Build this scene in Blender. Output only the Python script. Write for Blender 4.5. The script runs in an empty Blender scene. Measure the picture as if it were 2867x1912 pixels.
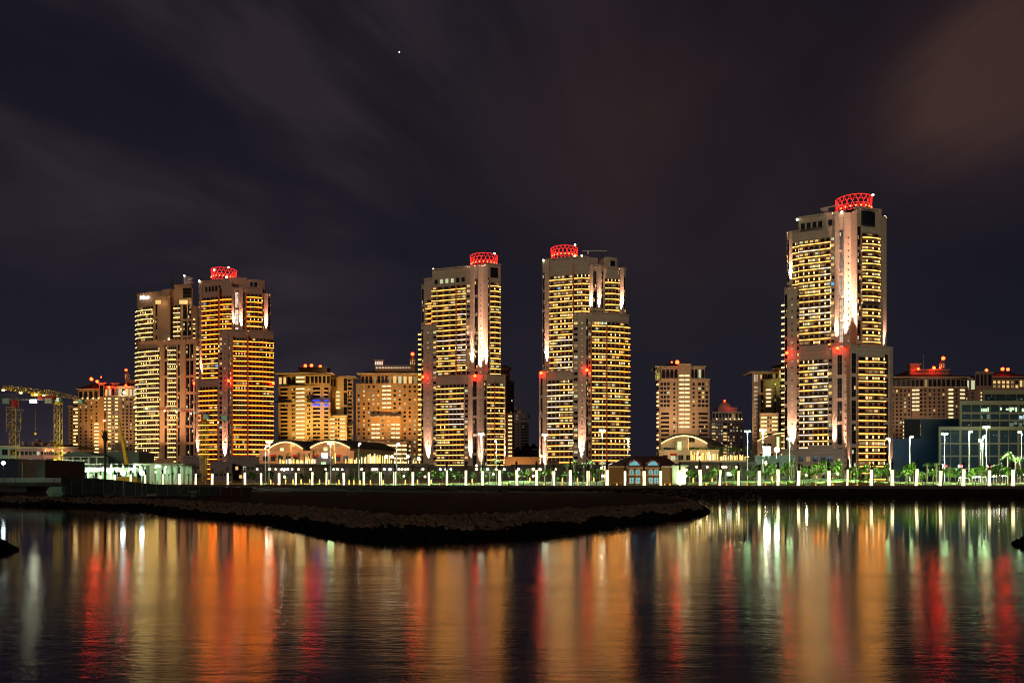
import bpy, bmesh, math, random
from mathutils import Vector, Matrix
R = random.Random(7)
C = bpy.context.scene.collection
scene = bpy.context.scene
PI = math.pi
# ------------------------------------------------------------------ camera, light, exposure
F, CX, YH, H = 2230.0, 1433.5, 1345.0, 4.2       # focal length in photo pixels, centre column, horizon row, camera height
cam_d = bpy.data.cameras.new('camera'); cam = bpy.data.objects.new('camera', cam_d); C.objects.link(cam)
cam.location = (0, 0, H); cam.rotation_euler = (PI/2, 0, 0)
cam_d.sensor_width = 36; cam_d.lens = F*36/2867; cam_d.shift_y = (YH-956)/2867
cam_d.clip_start = 0.5; cam_d.clip_end = 20000
scene.camera = cam
scene.view_settings.view_transform = 'Standard'; scene.view_settings.look = 'None'
scene.view_settings.exposure = 0; scene.view_settings.gamma = 1
cy = scene.cycles
cy.use_denoising = True; cy.max_bounces = 5; cy.diffuse_bounces = 2; cy.glossy_bounces = 3
cy.sample_clamp_indirect = 4; cy.sample_clamp_direct = 0; cy.use_light_tree = True
cy.filter_width = 1.1; cy.caustics_reflective = False; cy.caustics_refractive = False

sd = bpy.data.lights.new('added_warm_fill', 'SUN'); sd.energy = 0.58; sd.angle = math.radians(10); sd.color = (1.0, 0.78, 0.58)
sun = bpy.data.objects.new('added_warm_fill', sd); C.objects.link(sun)
sun.rotation_euler = (math.radians(80), 0, math.radians(-12))      # added warm fill for the facades, low, from behind the camera

def world_sky():
    w = bpy.data.worlds.new('World'); scene.world = w; w.use_nodes = True
    nt = w.node_tree; N = nt.nodes; L = nt.links; N.clear()
    def node(t, **k):
        n = N.new(t)
        for a, b in k.items(): setattr(n, a, b)
        return n
    def put(sock, v):
        if isinstance(v, bpy.types.NodeSocket): L.new(v, sock)
        else: sock.default_value = v
    def M(op, a, b=0.0, c=0.0):
        n = node('ShaderNodeMath', operation=op); put(n.inputs[0], a); put(n.inputs[1], b); put(n.inputs[2], c); return n.outputs[0]
    def V(op, a, b):
        n = node('ShaderNodeVectorMath', operation=op); put(n.inputs[0], a); put(n.inputs[1], b); return n
    tc = node('ShaderNodeTexCoord').outputs['Generated']
    d = V('NORMALIZE', tc, (0, 0, 0)).outputs[0]
    def direction(x, y): return Vector(((x-CX)/F, 1, (YH-y)/F)).normalized()
    ax = direction(1772, 860); rt = Vector((0, 0, 1)).cross(ax).normalized()*-1; up = ax.cross(rt)*-1
    dot = lambda v: V('DOT_PRODUCT', d, tuple(v)).outputs['Value']
    da = M('MAXIMUM', dot(ax), 0.05); qx = M('DIVIDE', dot(rt), da); qy = M('DIVIDE', dot(up), da)
    r = M('SQRT', M('ADD', M('MULTIPLY', qx, qx), M('ADD', M('MULTIPLY', qy, qy), 0.02)))
    def noise(A, B, off, detail=3, rough=.5, dist=.4):
        cb = node('ShaderNodeCombineXYZ')
        put(cb.inputs[0], M('ADD', M('MULTIPLY', M('DIVIDE', qx, r), A), off)); put(cb.inputs[1], M('MULTIPLY', M('DIVIDE', qy, r), A))
        put(cb.inputs[2], M('MULTIPLY', M('POWER', r, 0.6), B))
        n = node('ShaderNodeTexNoise'); put(n.inputs['Vector'], cb.outputs[0])
        n.inputs['Scale'].default_value = 1; n.inputs['Detail'].default_value = detail; n.inputs['Roughness'].default_value = rough; n.inputs['Distortion'].default_value = dist
        return n.outputs[0]
    def lobe(x, y, k):
        c = dot(direction(x, y)); return M('EXPONENT', M('MULTIPLY', M('SUBTRACT', c, 1.0), k))
    def ramp(v, a, b):
        n = node('ShaderNodeMapRange', interpolation_type='SMOOTHSTEP'); put(n.inputs['Value'], v); n.inputs['From Min'].default_value = a; n.inputs['From Max'].default_value = b; return n.outputs[0]
    fade = ramp(r, .12, .55)
    n1 = M('MULTIPLY', fade, ramp(noise(4.2, 2.0, 5.7, 4, .5, .3), .34, .68)); n2 = M('MULTIPLY', fade, ramp(noise(6.5, 2.6, 9.4, 3, .55, .3), .28, .75))
    cl = M('MULTIPLY', n1, M('ADD', .55, M('MULTIPLY', n2, .45)))
    tn = node('ShaderNodeTexNoise'); put(tn.inputs['Vector'], d); tn.inputs['Scale'].default_value = 3.2; tn.inputs['Detail'].default_value = 4; tn.inputs['Roughness'].default_value = .5; soft = ramp(tn.outputs[0], .3, .72)
    # base colour from the horizon up, then clouds lit from below by the town
    sx = node('ShaderNodeSeparateXYZ'); L.new(d, sx.inputs[0]); z = sx.outputs[2]
    mixb = node('ShaderNodeMix', data_type='RGBA'); put(mixb.inputs['Factor'], ramp(z, 0.0, .5))
    mixb.inputs[6].default_value = (.0110, .0112, .0190, 1); mixb.inputs[7].default_value = (.0040, .0048, .0105, 1)
    col = mixb.outputs[2]
    def addc(col, fac, rgb):
        n = node('ShaderNodeMix', data_type='RGBA', blend_type='ADD'); put(n.inputs[0], fac); put(n.inputs[6], col); n.inputs[7].default_value = (*rgb, 1); return n.outputs[2]
    left = M('ADD', lobe(150, 500, 7), M('MULTIPLY', lobe(1000, 200, 12), .5))
    col = addc(col, M('MULTIPLY', left, M('ADD', .16, M('MULTIPLY', M('MULTIPLY', cl, M('ADD', .45, M('MULTIPLY', soft, .55))), 1.5))), (.0175, .0115, .0128))
    rust = M('ADD', M('ADD', lobe(2920, 120, 190), M('MULTIPLY', lobe(2740, 250, 330), .85)), M('MULTIPLY', lobe(2600, 330, 500), .45)); col = addc(col, M('MULTIPLY', rust, M('ADD', .45, M('MULTIPLY', n2, .45))), (.040, .0185, .0100))
    col = addc(col, M('MULTIPLY', lobe(1950, 360, 60), M('ADD', .55, M('MULTIPLY', soft, .6))), (.018, .0085, .0035))
    col = addc(col, M('MULTIPLY', lobe(1350, 650, 12), M('MULTIPLY', soft, .9)), (.0068, .0036, .0034))
    bg = node('ShaderNodeBackground'); L.new(col, bg.inputs[0]); bg.inputs[1].default_value = 1.0
    out = node('ShaderNodeOutputWorld'); L.new(bg.outputs[0], out.inputs[0])
world_sky()

# ------------------------------------------------------------------ helpers
def P(x, y, Y): return Vector(((x-CX)/F*Y, Y, H-(y-YH)/F*Y))
def XW(x, Y): return (x-CX)/F*Y
def ZW(y, Y): return H-(y-YH)/F*Y
ORIG = {}
MATS = {}
def mat(name, col, rough=.8, emit=None, metal=0.0, noise=0.0, nscale=.25, joint=0.0, fh=3.6, spec=.5, bump=0.0, bscale=1.0, vertical=0):
    m = bpy.data.materials.new(name); m.use_nodes = True; nt = m.node_tree; b = nt.nodes['Principled BSDF']
    b.inputs['Base Color'].default_value = (*col, 1); b.inputs['Roughness'].default_value = rough; b.inputs['Metallic'].default_value = metal
    b.inputs['Specular IOR Level'].default_value = spec
    if emit: b.inputs['Emission Color'].default_value = (*emit, 1); b.inputs['Emission Strength'].default_value = 1.0
    if noise or joint:
        geo = nt.nodes.new('ShaderNodeNewGeometry'); cur = None
        n = nt.nodes.new('ShaderNodeTexNoise'); n.inputs['Scale'].default_value = nscale; n.inputs['Detail'].default_value = 6; n.inputs['Roughness'].default_value = .65
        nt.links.new(geo.outputs['Position'], n.inputs['Vector'])
        mr = nt.nodes.new('ShaderNodeMapRange'); mr.inputs['From Min'].default_value = .3; mr.inputs['From Max'].default_value = .7
        mr.inputs['To Min'].default_value = 1-noise; mr.inputs['To Max'].default_value = 1+noise*.6; nt.links.new(n.outputs[0], mr.inputs['Value']); cur = mr.outputs[0]
        if joint:
            sp = nt.nodes.new('ShaderNodeSeparateXYZ'); nt.links.new(geo.outputs['Position'], sp.inputs[0])
            def mth(op, a, v):
                q = nt.nodes.new('ShaderNodeMath'); q.operation = op; nt.links.new(a, q.inputs[0])
                if isinstance(v, float): q.inputs[1].default_value = v
                else: nt.links.new(v, q.inputs[1])
                return q.outputs[0]
            fr = mth('FRACT', mth('DIVIDE', sp.outputs[2], float(fh)), 0.0); ln = mth('LESS_THAN', fr, .07)
            fl = mth('FLOOR', mth('DIVIDE', sp.outputs[2], float(fh)), 0.0)
            wn = nt.nodes.new('ShaderNodeTexWhiteNoise'); wn.noise_dimensions = '1D'; nt.links.new(fl, wn.inputs['W'])
            vary = mth('ADD', mth('MULTIPLY', wn.outputs[0], joint*.45), 1-joint*.22)
            k = mth('SUBTRACT', vary, mth('MULTIPLY', ln, float(joint))); cur = mth('MULTIPLY', cur, k)
        mx = nt.nodes.new('ShaderNodeVectorMath'); mx.operation = 'SCALE'; mx.inputs[0].default_value = col; nt.links.new(cur, mx.inputs['Scale'])
        nt.links.new(mx.outputs[0], b.inputs['Base Color'])
    if bump:
        geo = nt.nodes.new('ShaderNodeNewGeometry'); n = nt.nodes.new('ShaderNodeTexNoise'); n.inputs['Scale'].default_value = bscale; n.inputs['Detail'].default_value = 5
        nt.links.new(geo.outputs['Position'], n.inputs['Vector']); bp = nt.nodes.new('ShaderNodeBump'); bp.inputs['Strength'].default_value = bump; bp.inputs['Distance'].default_value = .3
        nt.links.new(n.outputs[0], bp.inputs['Height']); nt.links.new(bp.outputs[0], b.inputs['Normal'])
    MATS[name] = m
    return m

class MB:
    def __init__(s): s.v = []; s.f = []; s.m = []
    def face(s, pts, m=0):
        i = len(s.v); s.v += [tuple(p) for p in pts]; s.f.append(tuple(range(i, i+len(pts)))); s.m.append(m)
    def prism(s, poly, z0, z1, m=0, top=True, bottom=True, mtop=None):
        n = len(poly); i = len(s.v)
        s.v += [(p[0], p[1], z0) for p in poly]+[(p[0], p[1], z1) for p in poly]
        for k in range(n):
            j = (k+1) % n; s.f.append((i+k, i+j, i+n+j, i+n+k)); s.m.append(m)
        if top: s.f.append(tuple(range(i+n, i+2*n))); s.m.append(m if mtop is None else mtop)
        if bottom: s.f.append(tuple(range(i+n-1, i-1, -1))); s.m.append(m)
    def box(s, x0, x1, y0, y1, z0, z1, m=0): s.prism([(x0, y0), (x1, y0), (x1, y1), (x0, y1)], z0, z1, m)
    def hexa(s, p, m=0):                       # 8 points: bottom four, top four
        i = len(s.v); s.v += [tuple(q) for q in p]
        for f in ((3, 2, 1, 0), (4, 5, 6, 7), (0, 1, 5, 4), (1, 2, 6, 5), (2, 3, 7, 6), (3, 0, 4, 7)): s.f.append(tuple(i+k for k in f)); s.m.append(m)
    def bar(s, a, b, r, m=0, n=4, r2=None):
        a = Vector(a); b = Vector(b); d = (b-a)
        if d.length < 1e-6: return
        d.normalize(); u = d.cross(Vector((0, 0, 1)) if abs(d.z) < .9 else Vector((1, 0, 0))).normalized(); w = d.cross(u)
        r2 = r if r2 is None else r2; i = len(s.v)
        for p, rr in ((a, r), (b, r2)):
            for k in range(n):
                t = 2*PI*k/n+PI/4; s.v.append(tuple(p+u*math.cos(t)*rr+w*math.sin(t)*rr))
        for k in range(n):
            j = (k+1) % n; s.f.append((i+k, i+j, i+n+j, i+n+k)); s.m.append(m)
        s.f.append(tuple(range(i+n-1, i-1, -1))); s.m.append(m); s.f.append(tuple(range(i+n, i+2*n))); s.m.append(m)
    def lathe(s, c, prof, m=0, n=12):          # prof: (r, z) from bottom up
        i = len(s.v)
        for r, z in prof:
            for k in range(n): t = 2*PI*k/n; s.v.append((c[0]+r*math.cos(t), c[1]+r*math.sin(t), c[2]+z))
        for q in range(len(prof)-1):
            for k in range(n):
                j = (k+1) % n; a = i+q*n; s.f.append((a+k, a+j, a+n+j, a+n+k)); s.m.append(m)
        s.f.append(tuple(range(i+n-1, i-1, -1))); s.m.append(m); e = i+(len(prof)-1)*n; s.f.append(tuple(range(e, e+n))); s.m.append(m)
    def ball(s, c, r, m=0, n=8, k=5, sq=1.0): s.lathe(c, [(max(.01, r*math.sin(PI*q/k)), -r*sq*math.cos(PI*q/k)) for q in range(k+1)], m, n)
    def hip(s, x0, x1, y0, y1, z0, z1, m=0, ridge=.35, ov=0.0):
        x0 -= ov; x1 += ov; y0 -= ov; y1 += ov; w = x1-x0; dd = y1-y0; a = min(w, dd)*ridge
        b = [(x0, y0, z0), (x1, y0, z0), (x1, y1, z0), (x0, y1, z0)]; t = [(x0+a, y0+a, z1), (x1-a, y0+a, z1), (x1-a, y1-a, z1), (x0+a, y1-a, z1)]
        s.hexa(b+t, m)
    def add(s, o):
        i = len(s.v); s.v += o.v; s.f += [tuple(k+i for k in f) for f in o.f]; s.m += o.m
    def build(s, name, mats, parent=None, smooth=False):
        o0 = ORIG.get(parent.name, Vector()) if parent else Vector()
        me = bpy.data.meshes.new(name); me.from_pydata([(v[0]-o0.x, v[1]-o0.y, v[2]-o0.z) for v in s.v], [], s.f)
        if not isinstance(mats, (list, tuple)): mats = [mats]
        for m in mats: me.materials.append(m)
        me.polygons.foreach_set('material_index', s.m)
        if smooth: me.polygons.foreach_set('use_smooth', [True]*len(s.f))
        me.update()
        o = bpy.data.objects.new(name, me); C.objects.link(o)
        if parent: o.parent = parent; ORIG[o.name] = o0
        return o
def tag(o, label=None, cat=None, group=None, kind=None):
    if label: o['label'] = label
    if cat: o['category'] = cat
    if group: o['group'] = group
    if kind: o['kind'] = kind
    return o
def thing(name, label, cat, loc, group=None):
    o = bpy.data.objects.new(name, None); C.objects.link(o); o.location = loc; o.empty_display_size = 1
    ORIG[o.name] = Vector(loc); return tag(o, label, cat, group, 'thing')
def copy_tree(o, parent=None):
    c = o.copy(); C.objects.link(c); c.parent = parent
    for ch in list(o.children): copy_tree(ch, c)
    return c
INWARD = {'work_glow', 'facade_fill', 'terrace_glow', 'arcade_glow', 'board_glow', 'green_glow', 'pink_glow', 'work_light', 'front_glow', 'upper_facade_fill', 'canopy_glow', 'jib_light', 'mast_light', 'flood_light', 'canopy_light', 'wall_glow', 'boom_light', 'door_glow', 'door_light', 'cornice_uplight', 'terrace_glow', 'annex_light', 'blue_wash', 'side_glow', 'crown_glow_green', 'sheet_glow', 'parapet_glow', 'beacon_glow'}
def lamp(name, kind, loc, power, color, parent=None, target=None, size=.3, angle=None, blend=.5, falloff=None):
    if kind == 'POINT' and name in INWARD: kind = 'SPOT'; target = Vector(loc)+Vector((0, 10, -1)); angle = 164; blend = .3   # becomes a wide spot facing away, so the water shows no glint
    d = bpy.data.lights.new(name, kind); d.energy = power; d.color = color
    if kind in ('POINT', 'SPOT'): d.shadow_soft_size = size
    if kind == 'AREA': d.size = size
    if angle: d.spot_size = math.radians(angle); d.spot_blend = blend
    o = bpy.data.objects.new(name, d); C.objects.link(o); o0 = ORIG.get(parent.name, Vector()) if parent else Vector()
    o.location = Vector(loc)-o0; o.parent = parent
    if target is not None: o.rotation_euler = (Vector(target)-Vector(loc)).to_track_quat('-Z', 'Y').to_euler()
    if falloff:
        d.use_nodes = True; nt = d.node_tree; e = nt.nodes['Emission']; f = nt.nodes.new('ShaderNodeLightFalloff'); f.inputs['Strength'].default_value = 1.0
        nt.links.new(f.outputs[falloff], e.inputs['Strength'])
    return o
ONES = 'first second third fourth fifth sixth seventh eighth ninth tenth eleventh twelfth thirteenth fourteenth fifteenth sixteenth seventeenth eighteenth nineteenth'.split()
TENS = {2: 'twent', 3: 'thirt', 4: 'fort', 5: 'fift', 6: 'sixt', 7: 'sevent', 8: 'eight', 9: 'ninet'}
def ordw(n):
    if n < 20: return ONES[n-1]
    if n >= 100: return 'hundred and '+ordw(n-100) if n > 100 else 'hundredth'
    t, u = divmod(n, 10); return TENS[t]+'ieth' if u == 0 else TENS[t]+'y-'+ONES[u-1]

# ------------------------------------------------------------------ materials
wall5 = mat('tower wall stone panels', (.45, .355, .27), joint=.22, noise=.08)
wallo = mat('tower wall warm render', (.50, .27, .15), joint=.12, noise=.08)
wall1 = mat('tower wall tan render', (.47, .28, .16), joint=.05, noise=.10)
pilas = mat('terracotta pilaster', (.55, .20, .08), noise=.05)
glass = mat('dark window glass', (.012, .014, .018), rough=.12, spec=.6)
frame = mat('dark bronze frame', (.05, .04, .035), rough=.5)
rail = mat('balcony railing', (.10, .045, .03), rough=.5)
rail2 = mat('balcony parapet', (.40, .27, .15), noise=.1)
roofm = mat('dark roof tile', (.022, .018, .016), noise=.3, nscale=1.5)
roofg = mat('grey roof deck', (.10, .10, .10), noise=.2)
och = mat('sodium lit render', (.48, .25, .10), noise=.12, joint=.05, fh=3.4)  # orange of sodium light put into this and the next wall colour
och2 = mat('sodium lit sand render', (.50, .30, .12), noise=.12, joint=.05, fh=3.4)
pink = mat('pink beige render', (.40, .27, .17), noise=.10, joint=.05, fh=3.4)
brown = mat('brown stone render', (.26, .165, .11), noise=.12, joint=.05, fh=3.4)
lilac = mat('lilac grey render', (.22, .17, .18), noise=.10, joint=.05, fh=3.4)
trim = mat('pale cornice', (.55, .42, .28), noise=.05)
def emi(name, c): return mat(name, (.02, .02, .02), emit=c, rough=.6)
sA = emi('amber strip', (10.5, 3.7, .55)); sR = emi('orange strip', (16.0, 3.0, .16)); sY = emi('golden strip', (9.0, 5.8, 1.5)); sW = emi('white strip', (7.0, 4.8, 2.2)); sP = emi('rose strip', (7.0, 3.8, 2.4)); sOff = mat('unlit strip', (.12, .11, .10))
wW = emi('warm lit window', (1.0, .62, .20)); wC = emi('pale lit window', (.62, .66, .38)); wB = emi('blue lit window', (.12, .55, 1.1)); wD = emi('dim lit window', (.30, .20, .08)); wG = emi('green lit window', (.75, 1.15, .62))
lampY = emi('warm wall lamp', (3.2, 2.0, .7)); ceilY = emi('lit balcony ceiling', (2.6, 1.9, .8))
blueE = emi('blue lamp light', (.05, .12, 2.6)); redE = emi('red beacon', (55, .75, .12)); redGlow = emi('red glow lattice', (2.2, .05, .03)); whiteE = emi('white lamp', (22, 23, 17)); wglobe = emi('warm globe', (14, 10.5, 5)); rooflt = emi('rooftop lamp', (12, 12, 8))  # crown lattice: red lamplight on white steel put in as emission
steel = mat('galvanised pole', (.42, .45, .42), rough=.5, metal=.3); white = mat('white paint', (.75, .75, .72), noise=.05)
blk = mat('black paint', (.015, .014, .013), rough=.6)
concrete = mat('concrete', (.30, .29, .27), noise=.2, nscale=.6)

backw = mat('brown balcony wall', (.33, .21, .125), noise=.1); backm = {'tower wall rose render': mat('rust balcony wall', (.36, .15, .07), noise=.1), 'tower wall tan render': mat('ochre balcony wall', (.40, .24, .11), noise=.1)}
# ------------------------------------------------------------------ facade kit
class Building:
    def __init__(s, name, label, cat, x, y, Y, group=None):
        s.root = thing(name, label, cat, P(x, y, Y), group); s.items = {}
    def item(s, name, size, mb, mats, subs=()): s.items.setdefault(name, []).append((size, mb, mats, subs))
    def finish(s):
        for name, L in s.items.items():
            L.sort(key=lambda t: -t[0])
            for sz, mb, mats, subs in L[:100]:
                o = mb.build(name, mats, s.root)
                for sn, smb, smat in subs: smb.build(sn, smat, o)
            rest = L[100:]
            if rest:
                pool = []; big = MB()
                def merge(mb, mats):
                    if not isinstance(mats, (list, tuple)): mats = [mats]
                    idx = []
                    for m in mats:
                        if m not in pool: pool.append(m)
                        idx.append(pool.index(m))
                    i = len(big.v); big.v += mb.v; big.f += [tuple(k+i for k in f) for f in mb.f]; big.m += [idx[k] for k in mb.m]
                for sz, mb, mats, subs in rest:
                    merge(mb, mats)
                    for sn, smb, smat in subs: merge(smb, smat)
                o = big.build({'window': 'windows', 'balcony': 'balconies', 'wall_lamp': 'wall_lamps', 'small_window': 'small_windows', 'lit_balcony': 'lit_balconies'}.get(name, name+'_rows'), pool, s.root); o['kind'] = 'stuff'
class Facet:
    def __init__(s, a, b):
        s.a = Vector((a[0], a[1])); s.b = Vector((b[0], b[1])); s.L = (s.b-s.a).length; s.u = (s.b-s.a)/s.L; s.n = Vector((s.u.y, -s.u.x))
    def p(s, t, d): q = s.a+s.u*t+s.n*d; return (q.x, q.y)
    def box(s, mb, s0, s1, z0, z1, d0, d1, m=0): mb.prism([s.p(s0, d1), s.p(s1, d1), s.p(s1, d0), s.p(s0, d0)], z0, z1, m)
    def bow(s, mb, s0, s1, z0, z1, d0, d1, bulge, m=0, n=6, thick=None):
        out = []; inn = []
        for i in range(n+1):
            t = i/n; ss = s0+(s1-s0)*t; dd = d1+bulge*4*t*(1-t); out.append(s.p(ss, dd)); inn.append(s.p(ss, d0 if thick is None else dd-thick))
        mb.prism(out+inn[::-1], z0, z1, m)
def windowmb(f, s0, s1, z0, z1, g, mull=1):
    mb = MB(); f.box(mb, s0, s1, z0, z1, 0, .05, 0)
    w = .09
    f.box(mb, s0-w, s0, z0-w, z1+w, 0, .1, 1); f.box(mb, s1, s1+w, z0-w, z1+w, 0, .1, 1); f.box(mb, s0, s1, z1, z1+w, 0, .1, 1); f.box(mb, s0, s1, z0-w, z0, 0, .1, 1)
    for k in range(mull):
        c = s0+(s1-s0)*(k+1)/(mull+1); f.box(mb, c-.05, c+.05, z0, z1, .05, .09, 1)
    return mb, [g, frame]
def pick(lit):
    r = R.random()
    if r > lit: return glass
    r = R.random()
    return wW if r < .38 else wC if r < .60 else wD if r < .985 else wB
# kinds: w plain, g glass strip, d dotted column, c proud column, n narrow window column, b balconies (strip material), G grid, L lit balconies, p parapet balconies
def block(B, pts, z0, z1, kinds, wall, fh=3.6, depth=26, lit=.2, top=3.0, bottom=0.0, name='wall', cap=.0, parapet=True, back=None, base=None, z_from=None, rowlit=.2, roof=None, arches=False):
    W = [(XW(x, Y), Y) for x, Y in pts]
    facets = [Facet(W[i], W[i+1]) for i in range(len(W)-1)]
    mid = W[len(W)//2]; yb = max(p[1] for p in W)+depth
    body = MB(); out = []
    for i, f in enumerate(facets):
        k = (kinds[i][0] if isinstance(kinds[i], list) else kinds[i])[0]; dd = {'c': .7, 'd': .5}.get(k, 0.0)
        out += [f.p(0, dd), f.p(f.L, dd)]
    poly = out+[(W[-1][0]*yb/W[-1][1]*.985+W[-1][0]*.015, yb), (W[0][0]*yb/W[0][1]*.985+W[0][0]*.015, yb)]
    body.prism(poly, z0, z1, 0, mtop=1)
    if parapet:
        for f in facets: f.box(body, .15, f.L-.15, z1+.002, z1+.9, -.45, 0.8, 0)
    if cap:
        for f in facets: f.box(body, -.0, f.L, z1-cap, z1+.4, 0, 1.3, 2)
    for i, f in enumerate(facets):
        kd = kinds[i] if not isinstance(kinds[i], list) else kinds[i][0]
        if kd[0] == 'b':
            za, zb_ = max(z0+.6, kd[1].get('zmin', -1)), min(z1-top-.4, kd[1].get('zmax', 1e9))
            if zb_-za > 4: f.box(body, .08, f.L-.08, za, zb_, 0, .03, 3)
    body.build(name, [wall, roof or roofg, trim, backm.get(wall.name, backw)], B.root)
    floors = []
    z = z1-top-fh
    while z > z0+.5+bottom: floors.append(z); z -= fh
    jobs = [(f, kd) for i, f in enumerate(facets) for kd in (kinds[i] if isinstance(kinds[i], list) else [kinds[i]])]
    for f, kd in jobs:
        k = kd[0]; a = kd[1] if len(kd) > 1 else {}
        zmin = a.get('zmin', -1); zmax = a.get('zmax', 1e9); dd = {'c': .7, 'd': .5}.get(k, 0.0)
        fl = [z for z in floors if z >= zmin and z+fh <= zmax+1]
        L = f.L
        if k == 'g':
            zt = min(z1-top*.8, zmax); zz = zt
            while zz > max(z0+2, zmin+1):
                za = max(zz-fh*3.05, max(z0+1, zmin)); 
                if zz-za > 1.2:
                    mb = MB(); f.box(mb, L*.12, L*.88, za, zz, 0, .06, 0)
                    q = za+fh
                    while q < zz-.5: f.box(mb, L*.12, L*.88, q-.25, q, .06, .1, 1); q += fh
                    f.box(mb, L*.5-.05, L*.5+.05, za, zz, .06, .13, 1)
                    subs = []
                    for z in [za+fh*j for j in range(3)]:
                        if R.random() < lit*.7 and z+2.6 < zz:
                            sm = MB(); s0 = L*.16 if R.random() < .5 else L*.54; f.box(sm, s0, s0+L*.28, z+.5, z+2.4, .06, .08); subs.append(('pane', sm, pick(1)))
                    B.item('glazing', (zz-za)*L, mb, [glass, frame], subs)
                zz = za-fh*.55
        elif k == 'd':
            for z in fl:
                mb = MB(); c = L*a.get('at', .5); f.box(mb, c-.35, c+.35, z+1.3, z+2.0, dd, dd+.05)
                B.item('small_window', .5, mb, wC if R.random() < a.get('lit', .12) else glass)
        elif k == 'n':
            for z in fl:
                w = min(L*.36, 1.3); c = L*.5; g = pick(lit); mb, ms = windowmb(f, c-w, c+w, z+.9, z+2.5, g); B.item('window', w*3.2, mb, ms)
        elif k == 'G':
            nc = a['n']; g = L/nc; ww = min(a.get('w', 1.3), g*.7)
            for jz, z in enumerate(fl):
                for c in range(nc):
                    if (c in a.get('skip', ())): continue
                    s0 = g*(c+.5)-ww/2; hh = a.get('h', 1.6); gm = pick(lit)
                    mb, ms = windowmb(f, s0, s0+ww, z+.9, z+.9+hh, gm)
                    if arches and jz == 0: 
                        f.box(mb, s0+ww*.15, s0+ww*.85, z+.9+hh+.09, z+.9+hh+.5, 0, .05, 0)
                    B.item('window', ww*hh, mb, ms)
        elif k == 'T':                                  # tall top-storey windows
            nc = a['n']; g = L/nc
            for c in range(nc):
                w = g*.3; s0 = g*(c+.5); mb, ms = windowmb(f, s0-w, s0+w, z1-a.get('h', 6.5)-1.5, z1-1.8, pick(lit)); B.item('window', w*2*5, mb, ms)
        elif k == 'L':                                  # recessed balconies with a lit ceiling
            nc = a.get('n', 1); g = L/nc; w = g*.86
            for z in fl:
                for c in range(nc):
                    s0 = g*(c+.5)-w/2
                    mb = MB(); f.box(mb, s0, s0+w, z+.0, z+1.0, 0, .75, 0); f.box(mb, s0, s0+w, z+1.0, z+fh*.93, 0, .05, 1)
                    sm = MB(); f.box(sm, s0+.1, s0+w-.1, z+fh*.50, z+fh*.50+a.get('t', .9), .1, .7)
                    if R.random() < a.get('off', 0): B.item('balcony', w*fh, mb, [wall, glass])
                    else: B.item('lit_balcony', w*fh, mb, [wall, wD], [('lit_ceiling', sm, a.get('m', ceilY))])
        elif k == 'p':                                  # plain balconies with solid parapets
            nc = a.get('n', 1); g = L/nc; w = g*.84
            for z in fl:
                for c in range(nc):
                    s0 = g*(c+.5)-w/2; mb = MB(); f.box(mb, s0, s0+w, z, z+1.15, 0, .8, 0); f.box(mb, s0+.1, s0+w-.1, z+1.15, z+2.9, 0, .05, 1)
                    if a.get('blue') and abs(z-a['blue']) < fh*.55:
                        sm = MB(); f.box(sm, s0, s0+w, z+1.3, z+2.8, .1, .5); B.item('lit_balcony', w*fh, mb, [wall, glass], [('blue_light', sm, blueE)])
                    else:
                        subs = []
                        if R.random() < lit*.5: sm = MB(); q = s0+w*R.uniform(.1, .7); f.box(sm, q, q+.9, z+1.3, z+2.6, .05, .1); subs.append(('pane', sm, pick(1)))
                        B.item('balcony', w*fh, mb, [wall, glass], subs)
        elif k == 'b':
            st = a['s']; bulge = a.get('bow', 0); nw = a.get('n', max(1, round(L/3.4))); g = L/nw; nm = a.get('alt', None)
            prev = 0
            for z in fl:
                sm_ = st
                if a.get('off') and R.random() < a['off']: sm_ = sOff
                elif nm and (R.random() < a.get('altp', .15)*.5 or (prev and R.random() < .6)): sm_ = nm; prev = 1
                else: prev = 0
                mb = MB()
                f.bow(mb, .1, L-.1, z-.16, z, 0, 1.3, bulge, 0)
                f.bow(mb, .12, L-.12, z+.0, z+1.0, 0, 1.25, bulge, 1, thick=.08)
                s2 = MB(); f.bow(s2, .0, L-.0, z-.20, z+.04, 0, 1.42, bulge, 0, thick=.1)
                B.item('balcony', L, mb, [wall, rail], [('light_strip', s2, sm_)])
                row = R.random() < rowlit; rl = R.random() < a.get('lamps', rowlit)
                for c in range(nw):
                    ww = g*.6; s0 = g*(c+.5)-ww/2
                    wb, ms = windowmb(f, s0, s0+ww, z+.15, z+2.55, pick(.55 if row else lit*.35)); B.item('window', ww*2.4*.7, wb, ms)
                    if rl and R.random() < .85:
                        lm = MB(); f.box(lm, s0+ww+g*.10, s0+ww+g*.26, z+.9, z+2.5, 0, .18); B.item('wall_lamp', .8, lm, lampY)
    return facets
def uplight(B, x, y, Y, power=1.0, height=40, color=(1, .53, .38), out=.85):
    p = P(x, y, Y); q = Vector((p.x*(Y-out)/Y, Y-out, p.z+.4))
    mb = MB(); mb.box(q.x-.5, q.x+.5, q.y-.3, q.y+.3, p.z-.3, p.z+.25, 0); mb.box(q.x-.4, q.x+.4, q.y-.2, q.y+.2, p.z+.25, p.z+.3, 1)
    o = mb.build('uplight', [blk, lampY], B.root)
    lamp('uplight_beam', 'SPOT', q+Vector((0, 0, .2)), 400000*power, color, B.root, target=Vector((p.x, Y, p.z+height*.13)), size=.12, angle=27, blend=1.0)
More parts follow.
